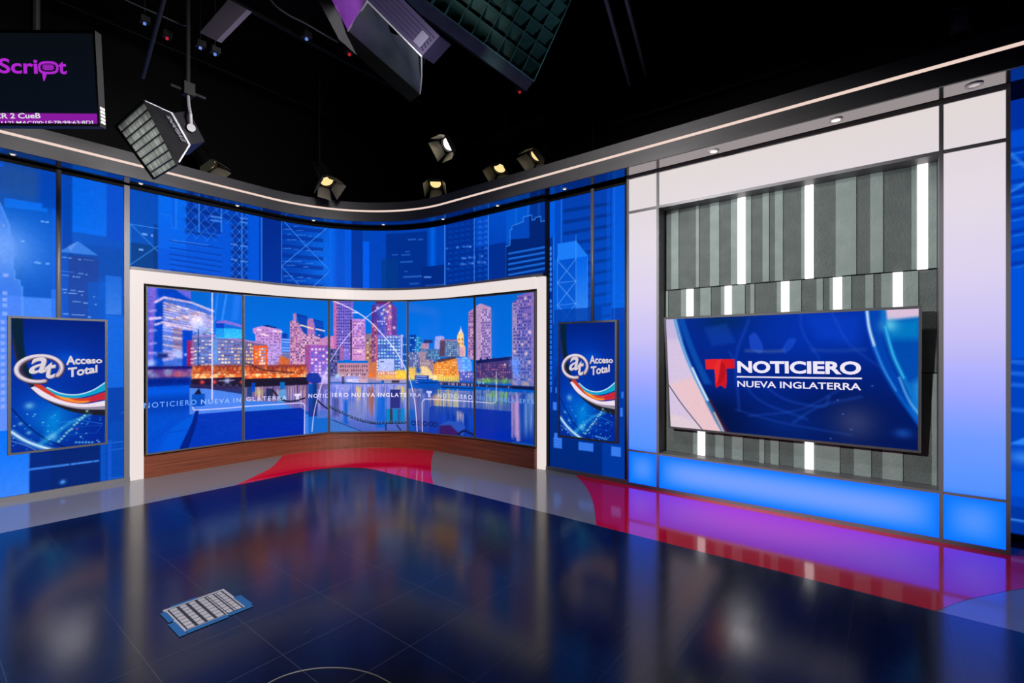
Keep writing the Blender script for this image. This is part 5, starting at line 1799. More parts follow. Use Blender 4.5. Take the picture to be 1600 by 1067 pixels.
# ---- downlights
DL = [(20, 241.5, 'small lit downlight in the canopy, nearest the left picture edge'), (220, 287, 'small lit downlight in the canopy above the left post of the portal frame'),
      (371, 321.5, 'small lit downlight above the latticed blue tower graphic'), (490, 344.5, 'small lit downlight above the braced blue tower graphic'),
      (599, 351, 'small lit downlight above the middle of the curved video wall'), (692, 342.5, 'small lit downlight above the diamond patterned tower graphic'),
      (779, 322, 'small lit downlight above the stepped dark tower graphic'), (882.5, 295.5, 'small lit downlight above the right portrait screen'),
      (1115, 236.5, 'white ringed downlight above the left end of the light panel wall'), (1306, 187.5, 'white ringed downlight above the middle of the light panel wall'),
      (1522, 133, 'white ringed dim downlight above the right column of the light panel wall')]


def downlight_mesh(r_out, r_in, z):
    mb = MB()
    n = 24
    vs = []
    for rr, zz in ((r_out, 0.0), (r_out, z), (r_in, z), (r_in * 0.9, 0.0)):
        vs += [(rr * math.cos(2 * PI * k / n), rr * math.sin(2 * PI * k / n), zz) for k in range(n)]
    fs = []
    for i in range(3):
        for k in range(n):
            fs.append((i * n + k, i * n + (k + 1) % n, (i + 1) * n + (k + 1) % n, (i + 1) * n + k))
    return mb.add(vs, fs)


for i, (x, y, lab) in enumerate(DL):
    p = on_z(x, y, ZC)
    big = i >= 8
    p.x = min(p.x, 4.372)
    d = thing('downlight', lab, 'ceiling light', (p.x, p.y, ZC), 'downlights along the canopy')
    r = 0.046 if big else 0.026
    downlight_mesh(r, r * 0.66, -0.006 if big else -0.004).build('ring', M['white_ring'] if big else M['black_metal'], d, loc=(0, 0, 0))
    MB().tube([(0, 0, 0.0005), (0, 0, -0.002)], r * (0.66 if big else 0.9), 20).build('lens', M['downlight_dim'] if i == 10 else M['downlight'], d, loc=(0, 0, 0))
    lamp('downlight_beam', 'SPOT', (p.x, p.y, ZC - 0.02), (p.x, p.y, 0), 3.0 if i != 10 else 1.0, (1, 0.95, 0.88), spot=80, blend=0.8, radius=0.02)
# ================================================================== CUE MONITOR AT THE TOP LEFT
def monitor():
    d = 2.55
    pts = {k: at_depth(*v) for k, v in dict(br=(157, 198, d), tr=(148.5, 48, d - 0.035), bl=(-120, 196, d)).items()}
    o = np.array(pts['bl'])
    u = np.array(pts['br'] - pts['bl'])
    w = np.array(pts['tr'] - pts['br'])
    wid = float(np.linalg.norm(u))
    u /= wid
    w = w - (w @ u) * u
    hgt = float(np.linalg.norm(w))
    sf = Plane(o, u, w)
    t = thing('cue_monitor', 'hanging monitor with a purple logo and caption bar at the top left', 'monitor', tuple(o))
    c = Picture(sf, 0.012, wid - 0.012, 0.014, hgt - 0.014, 0.0035, (10, 14, 22))
    c.box(-130, 30, 160, 200, (10, 14, 20), 1, 0, (8, 16, 28))
    c.box(-140, 175.5, 170, 215, (140, 26, 160), 1, 0, (126, 22, 156))
    scr = sub(c.build('screen', M['screen'], t), t)
    pm = glow('purple logo light', (176, 40, 206), 1.0)
    wm = glow('caption light', (226, 226, 232), 1.0)
    letters('logo_lettering', 'Scri', sf, sf.m(-1, 114.5), sf.m(60, 115.5), 0.080, pm, scr, 0.002, 0.022)
    letters('logo_lettering', 't', sf, sf.m(92, 116), sf.m(105, 116), 0.080, pm, scr, 0.002, 0.022)
    # the speech-bubble letter
    mb = MB()
    a0, b0 = sf.m(76, 106)
    n = 28
    vs = []
    for k in range(n):
        a = 2 * PI * k / n
        ca, sa = math.cos(a), math.sin(a)
        sq = lambda v: math.copysign(abs(v) ** 0.7, v)
        vs.append(tuple(sf.pos(a0 + 0.054 * sq(ca), b0 + 0.033 * sq(sa), 0.002)))
        vs.append(tuple(sf.pos(a0 + 0.042 * sq(ca), b0 + 0.021 * sq(sa), 0.002)))
    fs = [(2 * k, 2 * ((k + 1) % n), 2 * ((k + 1) % n) + 1, 2 * k + 1) for k in range(n)]
    mb.add(vs, fs)
    mb.add([tuple(sf.pos(*sf.m(*p), 0.0022)) for p in ((66, 113), (74, 115), (70, 127), (68.5, 126.5))], [(0, 1, 2, 3)])
    for j in range(5):
        z = b0 + 0.012 - j * 0.006
        wv = (0.026, 0.032, 0.028, 0.032, 0.024)[j]
        mb.add([tuple(sf.pos(a0 - wv, z, 0.002)), tuple(sf.pos(a0 + wv, z, 0.002)), tuple(sf.pos(a0 + wv, z + 0.004, 0.002)), tuple(sf.pos(a0 - wv, z + 0.004, 0.002))], [(0, 1, 2, 3)])
    mb.build('logo_bubble', pm, scr)
    letters('caption_lettering', 'CR 2 CueB', sf, sf.m(-8, 185.5), sf.m(64, 185), 0.029, wm, scr, 0.002, 0.02)
    letters('caption_lettering', '112] MAC[00:1E:7B:99:63:8D]', sf, sf.m(3, 194.8), sf.m(146, 194.2), 0.019, wm, scr, 0.002, 0.01)

    def q(s, z, o_):
        return tuple(sf.pos(s, z, o_))
    mb = MB()
    for s0, s1, z0, z1 in ((0, 0.012, 0, hgt), (wid - 0.012, wid, 0, hgt), (0.012, wid - 0.012, 0, 0.014), (0.012, wid - 0.012, hgt - 0.014, hgt)):
        mb.hexa([q(s0, z0, 0.004), q(s1, z0, 0.004), q(s1, z1, 0.004), q(s0, z1, 0.004)], [q(s0, z0, -0.035), q(s1, z0, -0.035), q(s1, z1, -0.035), q(s0, z1, -0.035)])
    mb.build('bezel', M['black_metal'], t)
    mb = MB()
    for k in range(5):
        z = 0.02 + 0.018 * k
        mb.hexa([q(wid + .0005, z, -0.002), q(wid + .0005, z + .012, -0.002), q(wid + .0005, z + .012, -0.03), q(wid + .0005, z, -0.03)], [q(wid + .003, z, -0.002), q(wid + .003, z + .012, -0.002), q(wid + .003, z + .012, -0.03), q(wid + .003, z, -0.03)])
    mb.build('side_vent', M['white_ring'], t)
    MB().hexa([q(0.013, 0.015, -0.003), q(wid - 0.013, 0.015, -0.003), q(wid - 0.013, hgt - 0.015, -0.003), q(0.013, hgt - 0.015, -0.003)],
              [q(0.1, 0.08, -0.09), q(wid - 0.1, 0.08, -0.09), q(wid - 0.1, hgt - 0.08, -0.09), q(0.1, hgt - 0.08, -0.09)]).build('back_cover', M['black'], t)
    p = sf.pos(wid * 0.5, hgt * 0.75, -0.09)
    MB().tube([tuple(p), tuple(p - sf.n * 0.06), (p[0] - sf.n[0] * 0.06, p[1] - sf.n[1] * 0.06, 5.19)], 0.02, 10).build('hanging_pole', M['black'], t)
    return sf, wid, hgt


MON = monitor()


# ================================================================== SOFTBOXES ON THE GRID
def quad_mesh(ps):
    return MB().add(ps, [(0, 1, 2, 3)])


def bilerp(q4, u, v):
    a = q4[0].lerp(q4[1], u)
    b = q4[3].lerp(q4[2], u)
    return a.lerp(b, v)


def shell(front, back, thick=0.006):
    """four fabric sides between two quads, with a little thickness"""
    mb = MB()
    cen = sum(front + back, Vector()) / 8
    for i in range(4):
        j = (i + 1) % 4
        q0 = [front[i], front[j], back[j], back[i]]
        q1 = [p + (cen - p).normalized() * thick for p in q0]
        mb.hexa(q0, q1)
    return mb


# -- the left one, louvred front towards the left wall
def softbox_left():
    D = 3.2
    F = [at_depth(178, 197, D + .20), at_depth(223.5, 156, D - .10), at_depth(276, 259, D - .14), at_depth(239, 281, D + .16)]
    B = [at_depth(243, 196, D + .34), at_depth(268, 176.5, D + .10), at_depth(296, 227, D + .08), at_depth(272, 248, D + .32)]
    F2 = [f.lerp(b, 0.16) for f, b in zip(F, B)]
    mid = sum(F, Vector()) / 4
    t = thing('softbox_light', 'black softbox with white louvred front and lettered side, hanging left below the grid', 'studio light', tuple(mid))
    side = MB()
    shell(F2, B).build('fabric_hood', M['cloth'], t)
    shell(F, F2).build('front_skirt', M['cloth'], t)
    # louvre strips over gathered white cloth
    n = (F[1] - F[0]).cross(F[3] - F[0]).normalized()
    if n.dot(B[0] - F[0]) < 0:
        n = -n
    mb = MB()
    for j in range(9):
        v = min(max(j / 8, .012), .985)
        a, b = bilerp(F, 0.01, v), bilerp(F, 0.99, v)
        e_ = (F[3] - F[0]) * 0.010
        mb.hexa([a + n * .004, b + n * .004, b + n * 0.014, a + n * 0.014], [a + n * .004 + e_, b + n * .004 + e_, b + n * 0.014 + e_, a + n * 0.014 + e_])
    mb.build('louvre', M['black_metal'], t)
    G = [p + n * 0.016 for p in [bilerp(F, .02, .02), bilerp(F, .98, .02), bilerp(F, .98, .98), bilerp(F, .02, .98)]]
    c = Picture(Patch(G), 0, 1, 0, 1, 0.008, (150, 154, 148))
    S, Z = np.meshgrid(c.s, c.z)
    pleat_shade = np.repeat(RNG.uniform(0.72, 1.1, (9, c.ns // 3 + 1)), 3, axis=1)[:, :c.ns]  # fold shading put into the cloth colour, strip by strip
    row = np.clip((Z * 8).astype(int), 0, 8)
    c.img *= pleat_shade[row, np.arange(c.ns)[None, :] + 0 * row][..., None]
    hot = np.clip(1.15 - 1.1 * ((S - .45) ** 2 + (Z - .62) ** 2), 0.35, 1.0)       # the lamp sits behind the middle
    c.img *= (hot * (0.82 + 0.18 * np.sin(Z * 8 * PI % PI)))[..., None]
    c.build('diffuser', M['softbox_cloth'], t)
    mb = MB()
    mb.tube([F2[1].lerp(F[1], .6), B[1]], 0.004, 6)
    mb.tube([B[1], B[2]], 0.008, 6)
    mb.tube([B[2], F2[2]], 0.005, 6)
    mb.build('edge_binding', M['silver'], t)
    # lamp housing behind the hood
    C = [at_depth(268, 192, D + .52), at_depth(295, 173, D + .27), at_depth(320, 221, D + .25), at_depth(296, 241, D + .50)]
    B2 = [b.lerp(sum(B, Vector()) / 4, 0.02) for b in B]
    MB().hexa(B2, C).build('lamp_housing', M['black_metal'], t)
    k = at_depth(299, 199.5, D + .16)
    top = at_depth(294, 150, D + .34)
    MB().tube([k, at_depth(298, 180, D + .17), at_depth(295, 166, D + .26), top], 0.011, 10).build('yoke', M['grey_metal'], t)
    kd = (k - at_depth(299, 199.5, D + .2)).normalized()
    MB().tube([k - kd * 0.03, k + kd * 0.02], 0.026, 16).build('tilt_knob', M['grey_metal'], t)
    mb = MB()
    mb.box(top + Vector((-.035, -.035, 0.0)), top + Vector((.035, .035, .09)))
    mb.tube([top + Vector((-.10, .03, .05)), top + Vector((.11, -.02, .02))], 0.012, 8)
    mb.tube([top + Vector((0, 0, .08)), (top.x, top.y, 5.19)], 0.014, 8)
    mb.build('pipe_clamp', M['black'], t)
    # lettering on the fabric side
    a, b = bilerp([F2[1], F2[2], B[2], B[1]], 0.18, 0.50), bilerp([F2[1], F2[2], B[2], B[1]], 0.78, 0.62)
    uu = (b - a)
    ww = (B[1] - F2[1])
    nn = uu.cross(ww).normalized()
    if nn.dot(Vector((0, 0, EYE)) - a + Vector((0, 0, 0))) < 0:
        nn = -nn
    sfp = Plane(a, uu, ww - uu * (ww.dot(uu) / uu.dot(uu)))
    sgn = 1 if float(np.dot(sfp.n, np.array(nn))) > 0 else -1
    letters('lettering', 'SNAPBAG', sfp, (0, 0), (uu.length, 0), 0.040, principled('pale print', (74, 74, 82), 0.9, 0, 0.05), t, sgn * 0.012, 0.03, 0.1)
    lamp('softbox_glow', 'AREA', mid - n * 0.03, mid - n * 2, 3, (0.95, 1.0, 0.95), size=0.3, size_y=0.3)


M['softbox_cloth'] = picture_material('glowing gathered cloth', 0.8, 0.1)
softbox_left()


def softbox_centre():
    E1, E2 = at_depth(544, 48, 2.62), at_depth(656.5, 147, 2.60)
    E3 = at_depth(486, -60, 2.70)
    E4 = E2 + (E3 - E1) * 0.9
    F1, F2_ = at_depth(574, 2, 2.28), at_depth(659, 88, 2.26)
    F3 = at_depth(552, -46, 2.34)
    F4 = F2_ + (F3 - F1)
    front, back = [E1, E2, E4, E3], [F1, F2_, F4, F3]
    t = thing('softbox_light', 'large softbox seen from behind with grey fabric hood and purple lit side, top middle', 'studio light', tuple(F1))
    mb = MB()
    # camera-side hood with sagging folds
    N1, N2 = 18, 10
    vs, fs = [], []
    side = [E1, E2, F2_, F1]
    nrm_ = (E2 - E1).cross(F1 - E1).normalized()
    for j in range(N2 + 1):
        for i in range(N1 + 1):
            u, v = i / N1, j / N2
            p = bilerp(side, u, v)
            fold = 0.016 * math.sin(u * 8 + v * 4) * v + 0.012 * math.sin(u * 21 + 1.3 + v * 2) * v * v - 0.03 * math.sin(PI * u) * math.sin(PI * v)
            vs.append(p + nrm_ * fold)
    for j in range(N2):
        for i in range(N1):
            a = j * (N1 + 1) + i
            fs.append((a, a + 1, a + N1 + 2, a + N1 + 1))
    MB().add(vs, fs).build('fabric_hood', M['cloth_silver'], t, smooth=True)
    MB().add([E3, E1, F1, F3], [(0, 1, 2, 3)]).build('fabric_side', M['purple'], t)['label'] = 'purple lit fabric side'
    MB().add([E2, E4, F4, F2_, E4, E3, F3, F4], [(0, 1, 2, 3), (4, 5, 6, 7)]).build('fabric_back', M['cloth'], t)
    down = at_depth(530, 62, 2.66) - E1
    sk = [e + down for e in front]
    shell(front, sk, 0.004).build('front_skirt', M['black_cloth'], t)
    mb = MB()
    mb.tube([E1, F1], 0.005, 6)
    mb.tube([E2, E2.lerp(F2_, .5) + Vector((.006, 0, .0)), F2_], 0.0035, 6)
    mb.tube([F1, F2_], 0.004, 6)
    mb.build('edge_binding', M['silver'], t)
    w = at_depth(690, 54, 2.2) - at_depth(662, 86, 2.25)
    hb = [F1, F2_, F2_ + w, F1 + w]
    dn = (F2_ - F1).cross(w).normalized()
    if dn.dot(F1) < 0:
        dn = -dn
    MB().hexa(hb, [p + dn * 0.12 for p in hb]).build('lamp_housing', M['purple_lit_metal'], t)
    mb = MB()
    for k in range(5):
        a, b = bilerp(hb, .04, .2 + .15 * k), bilerp(hb, .96, .2 + .15 * k)
        mb.tube([a - dn * 0.003, b - dn * 0.003], 0.004, 6)
    mb.build('cooling_rib', M['purple_lit_metal'], t)
    lbl = [bilerp(hb, .80, .18), bilerp(hb, .92, .18), bilerp(hb, .92, .72), bilerp(hb, .80, .72)]
    MB().hexa([p - dn * 0.008 for p in lbl], [p - dn * 0.002 for p in lbl]).build('rating_sticker', principled('grey sticker', (86, 80, 100), 0.8, 0, 0.1), t)
    top = (F1 + F4) / 2
    MB().tube([top, (top.x, top.y, 5.19)], 0.02, 10).build('hanging_pole', M['black'], t)
    cen = sum(front, Vector()) / 4
    lamp('softbox_glow', 'AREA', cen + down * 1.1, cen + down * 8, 45, (1.0, 0.96, 0.95), size=0.4, size_y=0.3)
    pc = (E3 + E1 + F1 + F3) / 4
    pn = (E1 - E3).cross(F1 - E1).normalized()
    if pn.dot(E2 - E1) > 0:
        pn = -pn
    lamp('added_purple_spot', 'SPOT', pc + pn * 1.1 + Vector((0, 0, .1)), tuple(pc), 45, (0.75, 0.38, 1.0), spot=30, blend=0.6, radius=0.06)  # unseen purple spot added to light the fabric side
    hc = (E1 + E2 + F1 + F2_) / 4
    hn = nrm_ if nrm_.dot(Vector((0, 0, EYE)) - hc) > 0 else -nrm_
    lamp('added_hood_spot', 'SPOT', hc + hn * 0.45 + (F1 - E1).normalized() * 0.9, tuple(hc), 55, (0.95, 1.0, 0.98), spot=50, blend=0.6, radius=0.04)  # unseen spot added to brighten the grey hood and its folds


softbox_centre()


def eggcrate():
    P0 = at_depth(834, 127, 3.20)
    e1 = at_depth(664, 0, 2.92) - P0
    e2 = at_depth(896, 3, 3.45) - P0
    e2 = e2 - e1 * (e2.dot(e1) / e1.dot(e1)) * 0.6
    L1, L2 = 1.55, 1.45
    n = e1.cross(e2).normalized()
    if n.dot(P0 - Vector((0, 0, EYE))) < 0:
        n = -n
    cell1, cell2 = 13, 8
    t = thing('softbox_light', 'large dark softbox with green black egg-crate grid facing down, top middle right', 'studio light', tuple(P0))
    mb = MB()
    dep = 0.11
    th1, th2 = e1.normalized() * 0.0025, e2.normalized() * 0.0025
    for i in range(cell1 + 1):
        a = P0 + e1 * (L1 * i / cell1)
        b = a + e2 * L2
        mb.hexa([a, b, b + n * dep, a + n * dep], [a + th1, b + th1, b + n * dep + th1, a + n * dep + th1])
    mb2 = MB()
    for j in range(cell2 + 1):
        a = P0 + e2 * (L2 * j / cell2)
        b = a + e1 * L1
        mb2.hexa([a + n * .001, b + n * .001, b + n * dep, a + n * dep], [a + n * .001 + th2, b + n * .001 + th2, b + n * dep + th2, a + n * dep + th2])
    mb.f, mb.v = mb.f + [tuple(i + len(mb.v) for i in f) for f in mb2.f], mb.v + mb2.v
    mb.build('egg_crate', M['grid_green'], t)
    q0 = [P0 + n * dep, P0 + e1 * L1 + n * dep, P0 + e1 * L1 + e2 * L2 + n * dep, P0 + e2 * L2 + n * dep]
    cen = sum(q0, Vector()) / 4
    q1 = [p.lerp(cen, 0.55) + n * 0.35 for p in q0]
    MB().hexa([p + n * .004 for p in q0], q1).build('fabric_hood', M['cloth'], t)
    mb = MB()
    for a, b in ((q0[0], q0[1]), (q0[0], q0[3])):
        mb.tube([a - n * dep, b - n * dep], 0.0045, 6)
    mb.build('edge_binding', M['grid_green'], t)
    c2 = cen + n * 0.34
    MB().tube([c2, (c2.x, c2.y, 5.19)], 0.02, 10).build('hanging_pole', M['black'], t)
    k = P0 + Vector((0.30, 0.0, -0.12))
    lamp('added_louvre_spot', 'SPOT', P0 - n * 1.2 - e1 * .2, tuple(P0 + e1 * .5 + e2 * .5), 26, (0.45, 0.75, 1.0), spot=60, blend=0.6, radius=0.05)  # unseen blue spot added to light the louvre cells
    lamp('added_set_spot', 'SPOT', k, (4.4, 1.9, 1.5), 95, (1.0, 0.95, 0.93), spot=150, blend=0.3, radius=0.07)  # separate unseen spot added below the egg-crate to fill wall and fascia


eggcrate()


# ================================================================== FRESNEL SPOTLIGHTS BEHIND THE CANOPY
def fresnel():
    """one spotlight, aimed along its own -Z"""
    t = thing('spotlight', 'spotlight', 'studio light', (0, 0, 0), 'spotlights hung above the canopy')
    mb = MB().tube([(0, 0, .16), (0, 0, .14), (0, 0, -.04), (0, 0, -.05), (0, 0, -.07)], .08, 18, taper=[.055, .08, .08, .092, .092])
    vs, fs, n = [], [], 24
    for rr, zz in ((.0935, -.05), (.0935, -.095), (.085, -.095), (.085, -.07)):
        vs += [(rr * math.cos(2 * PI * k / n), rr * math.sin(2 * PI * k / n), zz) for k in range(n)]
    for r_ in range(3):
        fs += [(r_ * n + k, r_ * n + (k + 1) % n, (r_ + 1) * n + (k + 1) % n, (r_ + 1) * n + k) for k in range(n)]
    mb.add(vs, fs).build('body', M['black_metal'], t, loc=(0, 0, 0))
    MB().tube([(0, 0, -.0705), (0, 0, -.073)], .074, 20).build('lens', M['yellow_lens'], t, loc=(0, 0, 0))
    for k in range(4):
        a = k * PI / 2
        ca, sa = math.cos(a), math.sin(a)
        R = lambda x, y, z: (x * ca - y * sa, x * sa + y * ca, z)
        w0, w1 = (.085, .12) if k % 2 == 0 else (.075, .09)
        q0 = [R(.093, -w0, -.093), R(.093, w0, -.093), R(.15, w1, -.22), R(.15, -w1, -.22)]
        q1 = [R(.097, -w0, -.091), R(.097, w0, -.091), R(.154, w1, -.218), R(.154, -w1, -.218)]
        MB().hexa(q0, q1).build('barn_door', M['barn'], t, loc=(0, 0, 0))
    mb = MB()
    mb.tube([(.10, 0, .05), (.11, 0, .12), (.09, 0, .2), (0, 0, .24), (-.09, 0, .2), (-.11, 0, .12), (-.10, 0, .05)], .009, 8)
    mb.build('yoke', M['black_metal'], t, loc=(0, 0, 0))
    return t


def copy_tree(o, parent=None):
    c = o.copy()
    COL.objects.link(c)
    c.parent = parent
    for ch in list(o.children):
        copy_tree(ch, c)
    return c


SPOTS = [(706, 222, 5.9, (-0.75, 0.05, -0.60), 'brightest spotlight, glaring white, above the middle of the curved canopy', 5),
         (508, 276, 5.85, (0.0, -0.62, -1.0), 'dim spotlight just above the curved canopy, left of the bright one', 1.5),
         (681, 281, 6.6, (-0.45, -0.40, -1.0), 'dim spotlight just above the canopy, straight below the bright one', 1.5),
         (783, 256, 6.1, (-0.55, -0.10, -1.0), 'dim spotlight above the canopy, right of the bright one', 1.5),
         (843, 237, 5.8, (-0.75, 0.25, -0.9), 'spotlight with open barn doors near the canopy, rightmost of the row', 1.5),
         (322, 250, 5.9, (0.40, -0.50, -0.9), 'yellow glowing spotlight half hidden behind the louvred softbox', 1.5)]
HANG = []
proto = fresnel()
for i, (x, y, d, aim, lab, power) in enumerate(SPOTS):
    s = proto if i == 0 else copy_tree(proto)
    p = at_depth(x, y, d)
    s.location = p
    v = Vector(aim)
    aim = p + v
    s.rotation_euler = v.to_track_quat('-Z', 'Y').to_euler()
    s['label'] = lab
    vn = v.normalized()
    lamp('spotlight_beam', 'SPOT', p + vn * 0.10, aim, power, (1.0, 0.88, 0.66), spot=130, blend=0.5, radius=0.04)
    HANG.append((s, p - vn * 0.24, p))
for ch in proto.children:
    if ch.name.startswith('lens'):
        ch.data = ch.data.copy()
        ch.data.materials[0] = M['hot_lens']
for s, hang, p in HANG:
    R_ = s.rotation_euler.to_matrix()
    inv = R_.transposed()
    a_, b_ = inv @ (hang - p), inv @ (Vector((hang.x, hang.y, 5.19)) - p)
    MB().tube([a_, b_], 0.012, 8).build('hanging_pole', M['black'], s, loc=(0, 0, 0))

# ================================================================== PIPES AND SMALL THINGS UNDER THE CEILING


def pipe(label, pts, r=0.024, mat='black', cat='pipe', name='grid_pipe', group='pipes of the lighting grid'):
    return tag(MB().tube(pts, r, 10).build(name, M[mat], None, tuple(pts[0])), label, cat, group)


def along_y(x, y, z, ya, yb):
    X = on_z(x, y, z).x
    return [(X, ya, z), (X, yb, z)]


def along_x(x, y, z, xa, xb):
    Y = on_z(x, y, z).y
    return [(xa, Y, z), (xb, Y, z)]


pipe('black grid pipe running parallel to the right wall, upper of two close pipes', along_y(1080, 99, 4.35, -1.5, 6.8))
pipe('black grid pipe running parallel to the right wall, lower of two close pipes', along_y(1080, 112, 4.25, -1.5, 6.8), 0.018)
pipe('thin black grid pipe just above the straight canopy on the right', along_y(1200, 116, 4.3, -1.5, 5.6), 0.018)
pipe('black grid pipe running parallel to the left wall across the top left', along_x(440, 42, 4.4, -0.8, 5.6))
pipe('thin conduit running parallel to the left wall behind the louvred softbox', along_x(230, 60, 4.7, -0.8, 5.6), 0.012)


def drop(label, x, y, d, z1, r, mat='black_metal'):
    p = at_depth(x, y, d)
    return pipe(label, [tuple(p), (p.x, p.y, z1)], r, mat, 'pole', 'drop_pole', 'upright poles hanging from the ceiling')


def slant(label, xa, ya, xb, yb, d0, d1, r, mat):
    a, b = at_depth(xa, ya, d0), at_depth(xb, yb, d1)
    return pipe(label, [tuple(a), tuple(b)], r, mat, 'pole', 'hanger_pole', 'slanting poles under the ceiling')


slant('slanting grey pole between the monitor and the grey hanging panel', 223, 121, 258, -10, 3.6, 3.0, 0.014, 'black_metal')
slant('left of two slanting poles top right of the egg-crate softbox', 984, 132, 944, -10, 4.4, 3.4, 0.016, 'bezel')
slant('right of two slanting poles top right of the egg-crate softbox', 1009, 116, 976, -10, 4.4, 3.4, 0.016, 'bezel')
drop('upright black pole rising from the canopy left of the light panel wall', 927, 232, 5.6, 5.19, 0.008)
drop('upright thin rod hanging above the middle of the light panel wall', 1268, 133, 4.75, 5.19, 0.006)


def cable(label, pts, r, mat='bezel'):
    return tag(MB().tube(spline([tuple(at_depth(*p)) for p in pts], 8), r, 8).build('cable', M[mat], None, tuple(at_depth(*pts[0]))), label, 'cable', 'cables strung under the ceiling')


cable('cable sagging under the ceiling beside the purple softbox', [(420, -4, 3.6), (432, 10, 3.6), (452, 24, 3.6), (478, 37, 3.6), (500, 50, 3.6), (528, 66, 3.6)], 0.006)
cable('cable sagging from the top left corner above the monitor', [(196, 0, 3.6), (225, 13, 3.6), (255, 26, 3.6), (285, 39, 3.6), (297, 40, 3.6)], 0.005)
cable('thick looped cable hanging beside the ceiling speaker, top right', [(1580, -6, 3.6), (1577, 12, 3.6), (1570, 28, 3.6), (1556, 41, 3.6), (1536, 47, 3.6), (1510, 52, 3.6), (1490, 62, 3.6)], 0.010)

# grey sheet-metal panel under the ceiling
a = [at_depth(312, 51, 3.5), at_depth(338, 64, 3.46), at_depth(386, 15, 3.3), at_depth(357, -1, 3.34)]
nv = (a[1] - a[0]).cross(a[3] - a[0]).normalized()
if nv.z < 0:
    nv = -nv
t = thing('ceiling_panel', 'grey rectangular sheet panel hanging among the ceiling pipes', 'ceiling panel', tuple(a[0]))
MB().hexa(a, [p + nv * 0.04 for p in a]).build('sheet', M['duct'], t)
cc = sum(a, Vector()) / 4 + nv * 0.04
MB().tube([cc, (cc.x, cc.y, 5.19)], 0.008, 8).build('hanging_rod', M['black_metal'], t)

# small black ceiling speaker at the top right
t = thing('speaker', 'small black speaker on a shelf bracket in the dark, top right', 'speaker', tuple(at_depth(1500, 30, 3.9)))
p = at_depth(1500, 30, 3.9)
f = Vector((-0.8, 0.25, -0.3)).normalized()
sx_ = f.cross(Vector((0, 0, 1))).normalized()
sz_ = sx_.cross(f).normalized()
K4 = lambda u, v, w: p + sx_ * u + sz_ * v + f * w
MB().hexa([K4(-.07, -.10, 0), K4(.07, -.10, 0), K4(.07, .10, 0), K4(-.07, .10, 0)], [K4(-.06, -.09, -.16), K4(.06, -.09, -.16), K4(.06, .09, -.16), K4(-.06, .09, -.16)]).build('cabinet', M['black_metal'], t)
MB().tube([K4(0, -.03, .001), K4(0, -.03, .006)], 0.05, 20).build('cone', M['bezel'], t)
MB().hexa([K4(-.012, .08, .001), K4(.012, .08, .001), K4(.012, .09, .001), K4(-.012, .09, .001)], [K4(-.012, .08, .004), K4(.012, .08, .004), K4(.012, .09, .004), K4(-.012, .09, .004)]).build('badge', M['silver'], t)
q_ = K4(0, .09, -.08)
MB().tube([q_, (q_.x, q_.y, 5.19)], 0.012, 8).build('hanging_pole', M['black'], t)

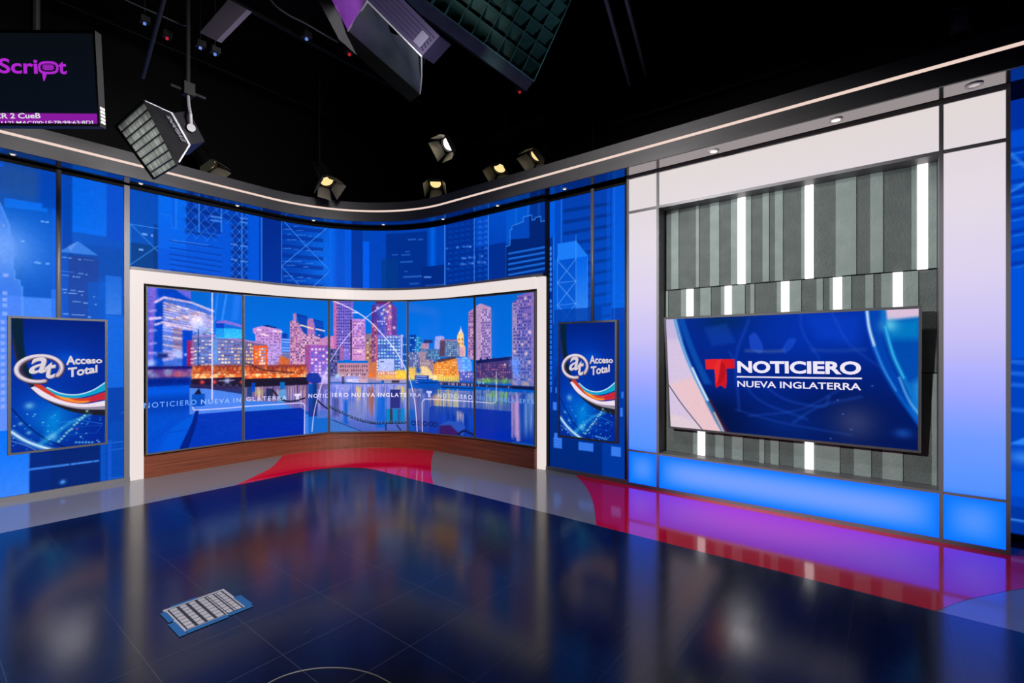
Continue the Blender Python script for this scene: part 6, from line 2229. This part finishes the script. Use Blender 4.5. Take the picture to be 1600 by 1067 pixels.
# indicator lights of the hidden fixtures
blue_led, red_led = glow('blue indicator', (110, 150, 240), 0.8), glow('red indicator', (220, 40, 40), 0.6)
for x, y, d, m_, lab in ((226, 37, 3.7, blue_led, 'tiny blue indicator light in the dark right of the monitor top'), (313, 75, 3.7, blue_led, 'tiny blue indicator light below the left corner of the grey ceiling panel'),
                         (336, 85, 3.7, blue_led, 'tiny blue indicator light below the right corner of the grey ceiling panel'), (479, 61, 3.7, blue_led, 'tiny bluish indicator light left of the purple softbox'),
                         (261, 60, 3.7, red_led, 'tiny red indicator light between the monitor and the grey ceiling panel'), (546, 85, 3.7, red_led, 'tiny red indicator light under the purple softbox'),
                         (812, 144, 4.3, red_led, 'tiny red indicator light under the egg-crate softbox')):
    p = at_depth(x, y, d)
    t = thing('indicator_light', lab, 'indicator light', tuple(p), 'indicator lights in the dark ceiling')
    MB().box(p + Vector((-.008, -.008, -.008)), p + Vector((.008, .008, .008))).build('lens', m_, t)
    MB().box(p + Vector((-.03, -.03, .0085)), p + Vector((.03, .03, .05))).build('housing', M['black'], t)
    MB().tube([p + Vector((0, 0, .05)), (p.x, p.y, 5.19)], 0.004, 6).build('hanging_rod', M['black'], t)

# ================================================================== ON THE FLOOR
x0, x1, y0, y1 = 0.822, 1.112, 2.660, 2.972
t = thing('focus_chart', 'white gridded paper sheet taped to the dark floor with blue tape', 'paper chart', (x0, y0, 0.0025))
MB().box((x0, y0, 0.0025), (x1, y1, 0.0040)).build('paper_sheet', M['paper'], t)
mb = MB()
nx_, ny_ = 6, 7
for i in range(nx_ + 1):
    X = x0 + 0.018 + (x1 - x0 - 0.036) * i / nx_
    w = 0.0035 if i not in (1, 2, 3) else 0.007
    mb.box((X - w, y0 + 0.012, 0.0041), (X + w, y1 - 0.018, 0.0044))
    if i in (4, 5):
        mb.box((X + 0.010, y0 + 0.012, 0.0041), (X + 0.014, y1 - 0.018, 0.0044))
for j in range(ny_ + 1):
    Y = y0 + 0.014 + (y1 - y0 - 0.034) * j / ny_
    mb.box((x0 + 0.015, Y - 0.0022, 0.0045), (x1 - 0.015, Y + 0.0022, 0.0047))
mb.build('grid_print', M['ink'], t)
for pa, pb in (((x0 - 0.028, y0 - 0.03, 0), (x0 + 0.004, y0 + 0.135, 0)), ((x0 - 0.02, y0 + 0.15, 0), (x0 + 0.006, y1 - 0.03, 0)), ((x0 + 0.0065, y0 - 0.028, 0), (x0 + 0.19, y0 + 0.006, 0)), ((x0 + 0.195, y0 - 0.020, 0), (x1 + 0.02, y0 + 0.010, 0)),
               ((x1 - 0.008, y0 + 0.0105, 0), (x1 + 0.030, y0 + 0.16, 0)), ((x0 + 0.04, y1 - 0.006, 0), (x0 + 0.16, y1 + 0.012, 0))):
    MB().box((pa[0], pa[1], 0.0050), (pb[0], pb[1], 0.0056)).build('tape_strip', M['tape'], t)
cpts = [tuple(on_z(x, y, 0.0035)) for x, y in ((405, 1075), (440, 1057), (475, 1047), (512, 1043), (550, 1045), (585, 1054), (612, 1068))]
tag(MB().tube(spline(cpts, 8), 0.0022, 6).build('chalk_arc', M['scuff'], None, cpts[0]), 'pale curved line on the dark floor at the bottom picture edge', 'floor mark')
